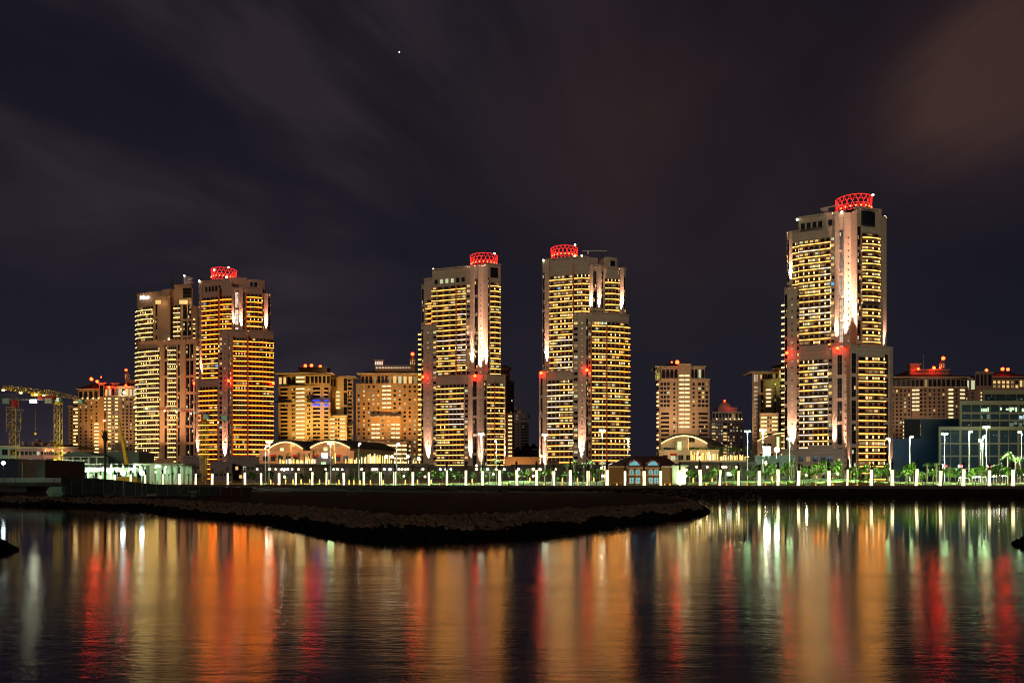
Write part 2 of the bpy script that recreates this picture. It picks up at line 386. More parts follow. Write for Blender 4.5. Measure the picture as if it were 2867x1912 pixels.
def beacon(x, y, Y, label, r=1.1, light=True):
    p = P(x, y, Y); t = thing('beacon_light', label, 'aircraft beacon', (p.x, p.y, p.z-r-.6), 'red obstruction beacons')
    mb = MB(); mb.lathe((p.x, p.y, p.z-r-.6), [(.5, 0), (.5, .3), (.18, .35), (.18, .7)], 0, 8); mb.build('base', blk, t)
    mb = MB(); mb.ball(p, r, 0, 10, 6); mb.build('lens', redE, t, True)
    if light: lamp('beacon_glow', 'POINT', (p.x, p.y-2.2, p.z+.4), 25, (1, .04, .02), t, size=.5)
def crown(B, x0, x1, ytop, ybot, Y, m=redGlow, tube=.15, arcs=None):
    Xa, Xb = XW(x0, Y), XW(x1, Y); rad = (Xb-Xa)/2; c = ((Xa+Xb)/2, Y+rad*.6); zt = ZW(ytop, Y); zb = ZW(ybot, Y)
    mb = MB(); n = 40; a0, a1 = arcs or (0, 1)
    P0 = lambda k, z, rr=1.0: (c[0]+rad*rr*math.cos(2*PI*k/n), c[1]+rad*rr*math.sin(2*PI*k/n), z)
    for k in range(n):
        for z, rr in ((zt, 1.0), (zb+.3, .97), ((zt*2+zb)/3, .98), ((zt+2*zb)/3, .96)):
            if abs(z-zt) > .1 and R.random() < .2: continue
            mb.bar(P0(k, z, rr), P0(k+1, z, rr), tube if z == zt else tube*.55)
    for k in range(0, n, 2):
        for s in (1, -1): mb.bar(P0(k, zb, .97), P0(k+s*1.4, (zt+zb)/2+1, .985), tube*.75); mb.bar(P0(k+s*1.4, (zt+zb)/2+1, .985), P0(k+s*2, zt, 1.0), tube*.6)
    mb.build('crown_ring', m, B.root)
    if m is redGlow:
        for k in range(-4, 5):
            t = -PI/2+k*.3; q = MB(); q.ball((c[0]+rad*.97*math.cos(t), c[1]+rad*.97*math.sin(t)-.3, zb+.5), .42, 0, 6, 4); q.build('crown_lamp', bpy.data.materials.get('crown lamp') or emi('crown lamp', (14, 1.1, .3)), B.root)
    if m is redGlow:
        for dx in (-.55, 0, .55): lamp('crown_glow', 'POINT', (c[0]+rad*dx, c[1]-rad*.5, zb+1.2), 1800, (1, .05, .03), B.root, size=.4)
def floodwash(B, x, y, Y, power, color, target=None, angle=80):
    p = P(x, y, Y); lamp('added_facade_wash', 'SPOT', p, power*3.2, color, B.root, target=target or p+Vector((0, 20, 24)), size=1.0, angle=angle, blend=1.0)  # unseen spot added to warm the walls, no fitting modelled
def rooflamps(B, pts):
    for x, y, Y in pts:
        mb = MB(); p = P(x, y, Y); mb.ball(p, .65, 0, 8, 5); mb.bar((p.x, p.y, p.z-1.6), (p.x, p.y, p.z-.5), .08, 1); mb.build('roof_lamp', [rooflt, blk], B.root)
# ------------------------------------------------------------------ the five towers
def tower_five():
    B = Building('residential_tower', 'tallest stone tower at right with a red lattice crown and two rose uplit columns', 'tower', 2340, 1322, 446)
    g = 0.0
    zs = ZW(972, 440); zt = ZW(594.5, 446); Y0 = 446
    # upper shaft
    up = [(2236, 457), (2294, 452), (2295.6, 452), (2326, 449), (2337, 448), (2349, 447), (2362, 446.2), (2381, 446.8), (2399, 440), (2411, 440.8), (2461, 444), (2468, 444.6)]
    ks = [('b', dict(s=sA, alt=sW, altp=.3, n=4, lamps=.6, zmin=ZW(975, 455))), ('w',), ('b', dict(s=sA, alt=sW, altp=.4, n=2, lamps=.6, zmin=ZW(975, 450))), ('n', dict(zmin=zs)), ('c',), ('g', dict(zmin=zs)), ('d', dict(at=.62, zmin=zs)), ('w',), ('g', dict(zmin=zs)),
          ('b', dict(s=sA, alt=sW, altp=.1, off=.06, n=3, bow=.9, lamps=.55, zmin=zs)), ('w',)]
    block(B, up, zs-40, zt, ks, wall5, top=12.3, lit=.45, rowlit=.45, parapet=True, name='upper_wall')
    block(B, [(2467, 446), (2468.5, 445.6), (2479, 447), (2480.5, 448)], zs-2, ZW(612, 447), [('w',), ('c',), ('w',)], wall5, top=3, name='side_wall', depth=14)
    block(B, [(2395.5, 440.2), (2467, 444.8)], zt+.0, ZW(583, 440), [('w',)], wall5, name='plant_storey', depth=18)
    mb = MB(); f = Facet((XW(2413, 439.9), 439.9), (XW(2449, 443.0), 443.0)); f.bow(mb, 0, f.L, ZW(632, 441), ZW(592, 441), -.5, .2, 1.0, 0); B.item('glazing', 60, mb, glass)
    # wing left of the shaft
    block(B, [(2203, 461), (2209.5, 460.3), (2219, 459.4), (2236.5, 457.6)], ZW(812, 459), ZW(651, 459), [('g',), ('c',), ('b', dict(s=sA, alt=sW, n=2, lamps=.8))], wall5, top=5.2, lit=.3, depth=20, name='wing_wall')
    # lower shaft, in front
    lo = [(2205, 459), (2231, 456.5), (2237.5, 455), (2277, 451.6), (2319, 447.5), (2330, 446.5), (2343, 445.4), (2359, 444), (2361, 443.9), (2373, 442.8), (2383, 438), (2398, 438.8), (2399.5, 438.9), (2427, 440.2), (2429, 440.3), (2476, 443), (2487, 444), (2488, 444.2), (2497, 446)]
    kl = [('d', dict(lit=.4)), ('n',), ('b', dict(s=sA, alt=sW, altp=.5, n=3, lamps=.45)), ('b', dict(s=sA, alt=sW, altp=.5, n=3, lamps=.4)), ('n',), ('c',), ('g',), ('w',), ('d',), ('c',), ('g',), ('w',), ('b', dict(s=sA, n=1, off=.05, lamps=.25)), ('w',), ('b', dict(s=sA, n=3, bow=.8, lamps=.25)), ('g',), ('w',), ('c',)]
    # left part of the lower shaft reaches up to the first setback, the rest to the second
    block(B, lo[2:], 0, zs, kl[2:], wall5, top=4.5, lit=.35, rowlit=.3, name='lower_wall')
    block(B, [(2196.5, 460), (2205, 459), (2231, 456.5), (2237.5, 455)], 0, ZW(809, 459), [('g',), ('d', dict(lit=.55)), ('n',)], wall5, top=4, lit=.3, name='lower_wing_wall')
    block(B, [(2237.5, 455.2), (2277, 451.8), (2319, 447.7)], zs, ZW(960, 447)-.5, [('w',), ('w',)], wall5, parapet=False, name='ledge')
    for z in range(26):                            # small balconies that show past the left edge
        zz = ZW(809, 459)-9-z*3.6
        if zz > 8: mb = MB(); x = XW(2195.5, 460); mb.box(x-.7, x+.6, 461, 463, zz, zz+.5); B.item('side_light', 1, mb, lampY)
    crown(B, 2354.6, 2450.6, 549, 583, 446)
    rooflamps(B, [(2232, 615, 457), (2357, 594, 446), (2444, 546, 455), (2477, 608, 447)])
    for x, y, Y, pw, h in [(2343, 957, 447.5, 1.2, 45), (2390, 968, 440, 2.6, 70), (2384, 968, 441, 1.6, 60), (2370, 968, 445, 1.8, 55), (2474, 972, 446.5, 1.2, 50), (2214, 799, 459.5, 1.0, 35), (2218, 1268, 457, 1.2, 45), (2336.5, 1256, 445.4, .7, 35), (2378, 1318, 440, 1.4, 60), (2492, 1322, 445, .8, 40)]:
        uplight(B, x, y, Y-.7, pw, h)
    # roof-edge maintenance crane
    mb = MB(); a = P(2300, 587, 452); mb.bar(P(2296, 586, 452), P(2355, 573, 450), .35); mb.bar(P(2311, 600, 452), P(2311, 580, 452), .6); mb.box(a.x-.5, a.x+3.5, 451, 453, a.z-1.2, a.z+.6); mb.build('roof_crane', steel, B.root)
    mb = MB(); f = Facet((XW(2232, 456.8), 456.8), (XW(2336, 447.6), 447.6))
    for k in range(6):
        s0 = 2.2+k*3.1+(2.2 if k > 3 else 0)
        w, ms = windowmb(f, s0, s0+1.9, zt-6.4, zt-3.4, glass); B.item('window', 6, w, ms)
        if k < 4: q = MB(); f.box(q, s0-.6, s0+2.6, zt-7.6, zt-7.3, 0, 1.6); B.item('shade_canopy', 3, q, frame)
    # podium
    block(B, [(2190, 420), (2335, 420), (2336, 420), (2362, 420)], 0, ZW(1262, 420), [('G', dict(n=7, w=2.2, h=2.6)), ('w',), ('G', dict(n=1))], wall5, top=1.5, fh=5, depth=20, lit=.12, name='podium_wall')
    block(B, [(2262, 421), (2330, 421)], ZW(1262, 420), ZW(1250, 420), [('w',)], wall5, name='podium_wall', depth=18)
    B.finish()
tower_five()

def tower_four():
    B = Building('residential_tower', 'stone tower right of centre with red lattice crown set at the left of its roof', 'tower', 1640, 1322, 523)
    zl = ZW(1046, 524); zr = ZW(880, 514); zt = ZW(722, 519)
    pts = [(1519, 527), (1525.5, 526.5), (1538, 525.5), (1540, 525), (1560, 523.3), (1604, 519.8), (1606, 519.6), (1629, 518), (1649, 519), (1660, 519.6), (1671, 520), (1683, 520.6), (1689, 521), (1693, 521.2), (1733, 523), (1734.5, 523.2), (1745, 524), (1752, 525)]
    ks = [('g',), ('c',), ('w',), ('b', dict(s=sA, alt=sW, n=2, lamps=.35)), ('b', dict(s=sA, alt=sW, altp=.35, n=4, lamps=.5)), ('w',), ('b', dict(s=sA, alt=sW, n=2, lamps=.6, zmin=zr-2)), ('b', dict(s=sA, alt=sW, n=2, lamps=.6, zmin=zr-2)), ('c',), ('g', dict(zmin=zr)), ('c',), ('g', dict(zmin=zr)), ('w',), ('b', dict(s=sA, n=4, bow=.9, lamps=.15, zmin=zr-1)), ('w',), ('c',), ('g', dict(zmin=zr))]
    block(B, pts[:9], zl-20, zt, ks[:8], wall5, top=10, lit=.45, rowlit=.5, name='upper_wall', z_from=zl)
    block(B, pts[8:13], zr-12, ZW(746, 520), ks[8:12], wall5, top=4, lit=.5, name='upper_wall')
    block(B, pts[12:], zr-12, ZW(752, 522), ks[12:], wall5, top=6, lit=.4, rowlit=.25, name='upper_wall', depth=22)
    block(B, [(1616, 528), (1674, 532)], zt-14, ZW(718, 528), [('w',)], wall5, name='plant_storey', depth=12, parapet=False)
    mb = MB(); f = Facet((XW(1691, 523.5), 523.5), (XW(1729, 525.5), 525.5)); f.bow(mb, 0, f.L, ZW(755, 523), ZW(720, 523), -10, 0, 1.6, 0); mb.build('roof_drum', wall5, B.root)
    mb = MB(); f.bow(mb, 1.2, f.L-.8, ZW(745, 523), ZW(730, 523), -.5, .15, 1.6, 0); mb.build('louvre', glass, B.root)
    block(B, [(1605, 513), (1619, 512), (1641, 511.5), (1647, 511.6), (1654, 511.8), (1656, 512), (1697, 513.5), (1699, 513.6), (1735, 516), (1761, 519.5)], 0, zr, [('n',), ('d', dict(lit=.6)), ('g',), ('n',), ('w',), ('b', dict(s=sA, alt=sR, n=4, lamps=.3)), ('w',), ('b', dict(s=sA, alt=sR, n=3, lamps=.25)), ('b', dict(s=sA, alt=sR, n=2, lamps=.15))], wall5, top=4.2, lit=.35, rowlit=.25, name='lower_wall')
    block(B, [(1509, 521), (1513, 520.6), (1520, 520), (1531, 519), (1533.5, 518.8), (1567, 516), (1605, 513.2)], 0, zl, [('w',), ('g',), ('c',), ('w',), ('b', dict(s=sA, alt=sW, altp=.25, off=.05, n=3, lamps=.2)), ('b', dict(s=sA, alt=sW, off=.05, n=3, lamps=.25))], wall5, top=4.5, lit=.3, rowlit=.3, name='lower_wall')
    mb = MB(); mb2 = MB()
    for x, y0, y1, Y in [(1605.2, 722, 1300, 519), (1655, 895, 1310, 511.4), (1698, 895, 1310, 513)]:
        q = XW(x, Y); mb.box(q-.4, q+.4, Y-1.6, Y+.5, ZW(y1, Y), ZW(y0+18, Y))
    mb.build('pilaster', pilas, B.root)
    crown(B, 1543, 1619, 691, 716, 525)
    rooflamps(B, [(1521, 729, 526), (1609, 718, 519), (1629, 716, 518), (1610, 686, 530)])
    f = Facet((XW(1536, 525.4), 525.4), (XW(1629, 518.0), 518.0))
    for k in range(6):
        s0 = 1+k*3.4; w, ms = windowmb(f, s0, s0+1.9, zt-7, zt-4, glass); B.item('window', 6, w, ms)
    mb = MB(); mb.bar(P(1631, 703, 528), P(1699, 702.5, 528), .3); mb.bar(P(1646, 712, 528), P(1646, 702, 528), .7); mb.build('roof_crane', steel, B.root)
    for x, y, Y, pw, h in [(1531, 1028, 525, 1.5, 60), (1654.5, 871, 518.5, 1.1, 35), (1677, 871, 519.5, 1.2, 35), (1740, 878, 522.8, 1.3, 40), (1628, 1294, 511, 1.6, 60), (1526, 1320, 518.6, .8, 60), (1511, 1320, 520, .5, 60)]:
        uplight(B, x, y, Y, pw, h)
    B.finish()
tower_four()

def tower_three():
    B = Building('residential_tower', 'stone tower just left of centre with wide bright uplit column under its red crown', 'tower', 1290, 1322, 566)
    zr = ZW(1050, 552); zt = ZW(745, 560)
    pts = [(1210, 572), (1223, 571), (1277, 566), (1278.8, 565.8), (1306, 563), (1316.5, 562), (1328, 561), (1339, 560), (1352, 560.8), (1366, 556), (1371, 556.3), (1400, 559), (1402.5, 559.5)]
    ks = [('b', dict(s=sA, n=1, lamps=.1, zmin=ZW(910, 570))), ('b', dict(s=sA, alt=sP, altp=.35, n=3, lamps=.12)), ('w',), ('b', dict(s=sA, alt=sP, altp=.3, n=2, lamps=.1)), ('n', dict(zmin=zr)), ('c',), ('g', dict(zmin=zr)), ('d', dict(at=.5, zmin=zr)), ('w',), ('g', dict(zmin=zr)), ('b', dict(s=sA, n=2, bow=1.0, lamps=.12, zmin=zr)), ('w',)]
    block(B, pts, zr-50, zt, ks, wall5, top=11.5, lit=.35, rowlit=.2, name='upper_wall')
    block(B, [(1366, 556.2), (1402, 559.4)], zt, ZW(741, 557), [('w',)], wall5, name='plant_storey', depth=18)
    mb = MB(); f = Facet((XW(1373.5, 555.8), 555.8), (XW(1393, 557.6), 557.6)); f.box(mb, 0, f.L, ZW(776, 556), ZW(749, 556), -.5, .5); B.item('glazing', 40, mb, glass)
    block(B, [(1187, 574.5), (1194, 574), (1210.5, 572.3)], ZW(912, 574), ZW(782, 573), [('w',), ('b', dict(s=sA, n=1, lamps=.3))], wall5, top=14, name='wing_wall', depth=22)
    block(B, [(1180.5, 575.5), (1187.2, 574.8)], ZW(914, 575), ZW(800, 575), [('g',)], wall5, top=3, name='wing_wall', depth=22)
    block(B, [(1179, 572), (1186, 571), (1212, 568.8), (1222.5, 568)], 0, ZW(911, 571), [('g',), ('d', dict(lit=.5)), ('n',)], wall5, top=3.5, lit=.35, name='lower_wing_wall')
    block(B, [(1222.5, 566), (1257, 562.8), (1300, 559), (1311, 558), (1323, 557), (1336, 556), (1337, 556), (1353, 554.6), (1355, 554.2), (1363, 553), (1385, 554), (1411, 556.5), (1415, 557)], 0, zr, [('b', dict(s=sA, alt=sP, n=3, lamps=.15)), ('b', dict(s=sA, alt=sP, n=4, lamps=.12)), ('n',), ('c',), ('g',), ('w',), ('d',), ('w',), ('g',), ('b', dict(s=sA, n=2, lamps=.15)), ('b', dict(s=sA, n=2, bow=.9, lamps=.15)), ('w',)], wall5, top=4.6, lit=.4, rowlit=.2, name='lower_wall')
    mb = MB()
    for x, y0, y1, Y in [(1277.8, 795, 1050, 565), (1385, 1066, 1310, 553.5)]: q = XW(x, Y); mb.box(q-.35, q+.35, Y-1.5, Y+.5, ZW(y1, Y), ZW(y0, Y))
    mb.build('pilaster', pilas, B.root)
    z = ZW(935, 573)
    while z > 8:
        mb = MB(); x = XW(1175.5, 574); mb.box(x-1.1, x+1.2, 573, 577, z-.5, z-.2); s2 = MB(); s2.box(x-1.1, x+1.2, 572.8, 573, z-.6, z)
        B.item('balcony', 2.3, mb, wall5, [('light_strip', s2, sA)]); z -= 3.6
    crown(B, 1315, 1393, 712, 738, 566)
    rooflamps(B, [(1213, 754, 572), (1336, 746, 562), (1384, 710, 572)])
    f = Facet((XW(1212, 571.8), 571.8), (XW(1318, 562), 562))
    for k in range(6):
        s0 = 1.5+k*4.2; g = whiteE if k in () else glass; w, ms = windowmb(f, s0, s0+2.2, zt-10, zt-7, wC if 1 <= k <= 3 else glass); B.item('window', 6, w, ms)
    for x, y, Y, pw, h in [(1322, 1038, 559.5, 1.4, 50), (1345, 1046, 559.2, 2.0, 60), (1358, 1046, 556.5, 2.6, 65), (1198, 1301, 568.7, 1.3, 60), (1317, 1302, 555.8, 1.3, 70), (1345, 1318, 553.6, .7, 60), (1413, 1302, 555.5, 1.3, 55)]:
        uplight(B, x, y, Y, pw, h)
    B.finish()
tower_three()

def tower_two():
    B = Building('residential_tower', 'tower with deep orange glowing balconies and a low red crown, second from left', 'tower', 660, 1322, 591)
    zl = ZW(1066, 594); zr = ZW(928, 588); zt = ZW(782, 590)
    wall2 = mat('tower wall rose render', (.46, .27, .20), joint=.15, noise=.08)
    pts = [(556, 601), (560.5, 600.5), (568, 599.5), (577, 598.5), (613, 594.5), (615.5, 594.3), (632.5, 592.5), (650, 592), (657.5, 591.8), (668.5, 592), (681, 592.6), (687.5, 593), (691, 593.2), (734, 596), (738.5, 596.6), (750, 598), (757.5, 599.5)]
    ks = [('g',), ('c',), ('b', dict(s=sR, n=1, lamps=.35)), ('b', dict(s=sR, alt=sA, n=3, lamps=.15)), ('w',), ('b', dict(s=sR, alt=sA, n=2, lamps=.25, zmin=zr-2)), ('b', dict(s=sR, alt=sA, n=2, lamps=.25, zmin=zr-2)), ('c',), ('g', dict(zmin=zr)), ('c',), ('g', dict(zmin=zr)), ('w',), ('b', dict(s=sR, alt=sA, n=4, bow=1.0, lamps=.15, zmin=zr-2)), ('g', dict(zmin=zr)), ('c',), ('g', dict(zmin=zr))]
    block(B, pts[:8], zl-20, zt, ks[:7], wall2, top=11, lit=.3, rowlit=.2, name='upper_wall')
    block(B, pts[7:13], zr-12, ZW(806, 591), ks[7:12], wall2, top=4, lit=.35, name='upper_wall')
    block(B, pts[12:14], zr-12, ZW(806, 593), ks[12:13], wall2, top=3.5, lit=.35, rowlit=.2, name='upper_wall', depth=20)
    block(B, pts[13:], zr-12, ZW(823, 595), ks[13:], wall2, top=3, lit=.3, name='upper_wall', depth=18)
    block(B, [(632, 600), (692, 604)], zt-12, ZW(774, 600), [('w',)], wall2, name='plant_storey', depth=12, parapet=False)
    mb = MB(); f = Facet((XW(690, 596.5), 596.5), (XW(741, 599.5), 599.5)); f.bow(mb, 0, f.L, ZW(812, 595), ZW(781, 595), -9, 0, 1.6, 0); mb.build('roof_drum', wall2, B.root)
    mb = MB(); f.bow(mb, 1.2, f.L-2.4, ZW(803, 595), ZW(789, 595), -.5, .15, 1.6, 0); mb.build('louvre', glass, B.root)
    block(B, [(614, 585.5), (622.5, 585), (638.5, 584.6), (643.5, 584.6), (650, 584.8), (653, 585), (694, 587), (696, 587.1), (736, 590), (765.4, 594)], 0, zr, [('n',), ('d', dict(lit=.15)), ('g',), ('n',), ('w',), ('b', dict(s=sR, alt=sA, n=5, lamps=.12)), ('w',), ('b', dict(s=sR, alt=sA, n=4, lamps=.15)), ('b', dict(s=sR, alt=sA, n=3, lamps=.06))], wall2, top=4.2, lit=.22, rowlit=.12, name='lower_wall')
    block(B, [(545, 592), (549.5, 591.6), (558, 591), (559, 591), (584, 588.5), (611, 586), (614, 585.8)], 0, zl, [('g',), ('c',), ('w',), ('b', dict(s=sR, alt=sA, n=3, lamps=.1)), ('b', dict(s=sR, alt=sA, n=2, lamps=.15)), ('w',)], wall2, top=4.5, lit=.25, rowlit=.15, name='lower_wall')
    mb = MB()
    for x, y0, y1, Y in [(614.3, 806, 916, 592), (651.5, 940, 1290, 583.8), (695, 940, 1305, 586), (689.5, 824, 925, 592)]: q = XW(x, Y); mb.box(q-.55, q+.45, Y-1.6, Y+.5, ZW(y1, Y), ZW(y0, Y))
    mb.build('pilaster', pilas, B.root)
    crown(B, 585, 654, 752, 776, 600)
    rooflamps(B, [(558, 787, 599), (634, 776, 593), (640, 749, 605), (600, 756, 592)])
    f = Facet((XW(573, 598.8), 598.8), (XW(632, 592.4), 592.4))
    for k in range(5):
        s0 = .8+k*3; w, ms = windowmb(f, s0, s0+1.7, zt-7.4, zt-3.6, glass); B.item('window', 6, w, ms)
    for x, y, Y, pw, h in [(565, 1057, 599, 1.4, 60), (654, 916, 591, 1.1, 30), (675, 925, 591.5, 1.4, 35), (745, 930, 596.5, 1.5, 35), (629, 1292, 584, 1.6, 70), (554, 1277, 590.4, 1.2, 60)]:
        uplight(B, x, y, Y, pw, h)
    block(B, [(513, 560), (560, 560), (579, 560)], 0, ZW(1280, 560), [('G', dict(n=4, w=2)), ('w',)], lilac, top=3, fh=6, depth=20, name='podium_wall')
    block(B, [(636, 562), (712, 562), (726, 562)], 0, ZW(1281, 562), [('G', dict(n=7, w=2.5, h=2.4)), ('w',)], lilac, top=3.5, fh=6, depth=20, name='podium_wall')
    block(B, [(588, 550), (650, 550)], 0, ZW(1295, 550), [('G', dict(n=5, w=2.5))], lilac, top=4, fh=6, depth=10, name='podium_wall')
    B.finish()
tower_two()

def hotel_tower():
    B = Building('hotel_tower', 'tan hotel tower, leftmost of the tall towers, with white lettering at its roof', 'hotel tower', 460, 1322, 623)
    zl = ZW(953, 618); zt = ZW(816, 625)
    s = sY
    block(B, [(383.5, 641), (388, 637), (407, 633), (430, 630.5), (435, 630), (441, 629.4), (449, 628.6), (456, 627.8)], 0, zt, [('b', dict(s=s, n=1, lamps=.0)), ('b', dict(s=s, n=3, lamps=.15)), ('b', dict(s=s, n=3, lamps=.1)), ('w',), ('g', dict(zmin=zl)), ('w',), ('g', dict(zmin=zl))], wall1, top=9.5, lit=.35, rowlit=.3, name='upper_wall')
    block(B, [(456, 627.6), (477, 625.6), (480, 628), (484, 627.4), (488, 627)], zl-10, ZW(813, 626), [('c',), ('w',), ('g',), ('w',)], wall1, top=16, name='upper_wall')
    block(B, [(442, 626), (456, 624.6), (477, 622.6)], zl-8, ZW(833, 625), [('w',), ('c',)], wall1, top=4, name='upper_wall', depth=8)
    block(B, [(488, 625.2), (507, 623.4), (511, 623), (525, 621.8), (536, 620.8)], zl-10, ZW(799, 622), [('b', dict(s=s, n=2, zmax=ZW(850, 622), lamps=.2)), ('w',), ('g', dict(zmax=ZW(853, 622))), ('g', dict(zmax=ZW(853, 622)))], wall1, top=14, lit=.3, name='upper_wall')
    block(B, [(536, 621), (540.5, 622)], zl-10, ZW(812, 622), [('w',)], wall1, name='upper_wall', depth=12)
    block(B, [(540, 622.3), (546, 623), (553, 624)], zl-10, ZW(860, 622), [('b', dict(s=s, n=1, lamps=0)), ('w',)], wall1, top=6, name='upper_wall', depth=12)
    mb = MB(); f = Facet((XW(513, 621.5), 621.5), (XW(534, 619.6), 619.6))
    for k in range(3): f.box(mb, 0, f.L, ZW(807.5+k*9.5+8, 621), ZW(807.5+k*9.5, 621), 0, .4)
    mb.build('louvre', glass, B.root)
    # lower storeys, brought forward
    block(B, [(383, 636), (389, 631), (410, 627), (448, 622.8), (460, 621.2), (468, 620.6), (472, 620.4), (495, 619.6), (497, 619.4), (504, 619), (507, 619), (520, 618), (531.5, 617), (542.5, 616), (548, 616), (557, 617.5)], 0, zl, [('b', dict(s=s, n=1, lamps=0)), ('b', dict(s=s, n=3, lamps=.15)), ('b', dict(s=s, n=6, lamps=.1)), ('w',), ('g',), ('w',), ('b', dict(s=s, n=4, lamps=.12)), ('w',), ('g',), ('w',), ('c',), ('g',), ('g',), ('w',), ('b', dict(s=s, n=1, lamps=0))], wall1, top=3.8, lit=.3, rowlit=.25, name='lower_wall', bottom=12)
    block(B, [(378, 600), (404, 600), (466, 600), (486, 600)], 0, ZW(1287, 600), [('w',), ('G', dict(n=3, w=1.6)), ('w',)], wall1, top=2, fh=6, depth=12, name='podium_wall')
    crown(B, 474, 524, 779, 800, 640, m=frame); crown(B, 513, 536, 776, 798, 626, m=white, tube=.25)
    rooflamps(B, [(516, 772, 625), (473, 950, 621)])
    floodwash(B, 420, 1300, 590, 60000, (1, .58, .26), P(430, 1100, 630), 70); floodwash(B, 505, 1300, 585, 60000, (1, .55, .28), P(510, 1080, 620), 70)
    # white sign lettering at the roof edge, left corner
    a = P(393.5, 840, 634.2); b = P(419.5, 836, 630.4); fc = bpy.data.curves.new('sign_lettering', 'FONT'); fc.body = 'Hilton'; fc.size = 4.0; fc.extrude = .15; fc.offset = .06
    fc.materials.append(emi('white sign light', (2.6, 2.6, 2.4)))
    t = bpy.data.objects.new('lettering_source', fc); C.objects.link(t); bpy.context.view_layer.update()
    me = bpy.data.meshes.new_from_object(t.evaluated_get(bpy.context.evaluated_depsgraph_get())); bpy.data.objects.remove(t)
    o = bpy.data.objects.new('sign_lettering', me); C.objects.link(o); w0 = max(v.co.x for v in me.vertices)
    o.parent = B.root; o.location = a+Vector((0, -1.2, 0))-ORIG[B.root.name]; sc = (b-a).to_2d().length/w0; o.scale = (sc, sc*1.12, sc)
    o.rotation_euler = (PI/2, 0, math.atan2(b.y-a.y, b.x-a.x))
    for x in (514, 447): 
        mb = MB(); q = P(x, 846, 620 if x > 500 else 625.5); mb.box(q.x-3.2, q.x+3.2, q.y-.4, q.y, q.z-1.5, q.z+1.5); B.item('wall_lamp', 8, mb, wW)
    lamp('canopy_glow', 'POINT', P(514, 846, 617), 900, (1, .7, .3), B.root, size=1); lamp('canopy_glow', 'POINT', P(447, 848, 620), 500, (1, .7, .3), B.root, size=1)
    B.finish()
hotel_tower()
for x, y, Y, l in [(544, 1073, 612, 'small red beacon between the hotel tower and its orange neighbour'), (640, 1066, 580, 'small red beacon halfway up the dotted column of the orange tower'), (765, 1073, 592, 'small red beacon on the right edge of the orange tower'),
                (1184, 1055, 566, 'small red beacon on the left edge of the tower left of centre'), (1330, 1052, 553, 'small red beacon on the ledge beside the wide uplit column'), (1515, 1044, 518, 'large red beacon on the left shoulder of the tower right of centre'), (1643, 1036, 510, 'small red beacon halfway up the tower right of centre'),
                (2203, 988, 455, 'red beacon at the left edge of the tallest tower'), (2345, 975, 443, 'red beacon on the ledge of the tallest tower, beside its uplit columns')]:
    beacon(x, y, Y, l, 1.0 if Y > 500 else .9)

# ------------------------------------------------------------------ mid-rise blocks between and behind the towers
def hiproof(B, x0, x1, Y, depth, ye, yp, ridge=.45, ov=1.4, mats=None):
    mb = MB(); X0, X1 = XW(x0, Y), XW(x1, Y); z0, z1 = ZW(ye, Y), ZW(yp, Y)
    mb.hip(X0, X1, Y-.3, Y+depth, z0+.5, z1, 0, ridge, ov); mb.box(X0-ov-.2, X1+ov+.2, Y-.3-ov-.2, Y+depth+ov, z0-.2, z0+.5, 1); mb.build('roof', [roofm, trim], B.root)
def roofbox(B, x0, x1, Y, depth, yb, yt, m, red=False, cols=0):
    mb = MB(); X0, X1 = XW(x0, Y), XW(x1, Y); z0, z1 = ZW(yb, Y), ZW(yt, Y)
    mb.box(X0, X1, Y, Y+depth, z0-3, z1, 0); mb.box(X0-.9, X1+.9, Y-.9, Y+depth+.9, z1, z1+.6, 1)
    for k in range(cols):
        x = X0+(X1-X0)*(k+.5)/cols; mb.box(x-.35*(X1-X0)/cols, x+.35*(X1-X0)/cols, Y-.06, Y, z0+.8, z1-.8, 2)
    mb.build('roof_house', [m, trim, glass], B.root)
def cupola(B, x0, x1, yb, yc, yt, Y, m):
    X0, X1 = XW(x0, Y), XW(x1, Y); r = (X1-X0)/2; c = ((X0+X1)/2, Y+r); mb = MB(); zb, zc, zt = ZW(yb, Y), ZW(yc, Y), ZW(yt, Y)
    mb.lathe((c[0], c[1], zb-6), [(r*.9, 0), (r*.9, 6), (r*1.0, 6.05), (r*1.0, 6.6)], 0, 8)
    for k in range(8): t = 2*PI*(k+.5)/8; mb.bar((c[0]+r*.75*math.cos(t), c[1]+r*.75*math.sin(t), zb+.6), (c[0]+r*.75*math.cos(t), c[1]+r*.75*math.sin(t), zc), r*.13, 1, 6)
    h = zt-zc; mb.lathe((c[0], c[1], zc), [(r*1.08, 0), (r*1.08, .4), (r*.85, .5), (r*.8, h*.45), (r*.5, h*.8), (r*.1, h)], 0, 12)
    mb.build('cupola', [m, trim], B.root)
    lamp('cupola_glow', 'POINT', (c[0], c[1], zb+2.2), 260, (1, .85, .55), B.root, size=.3)


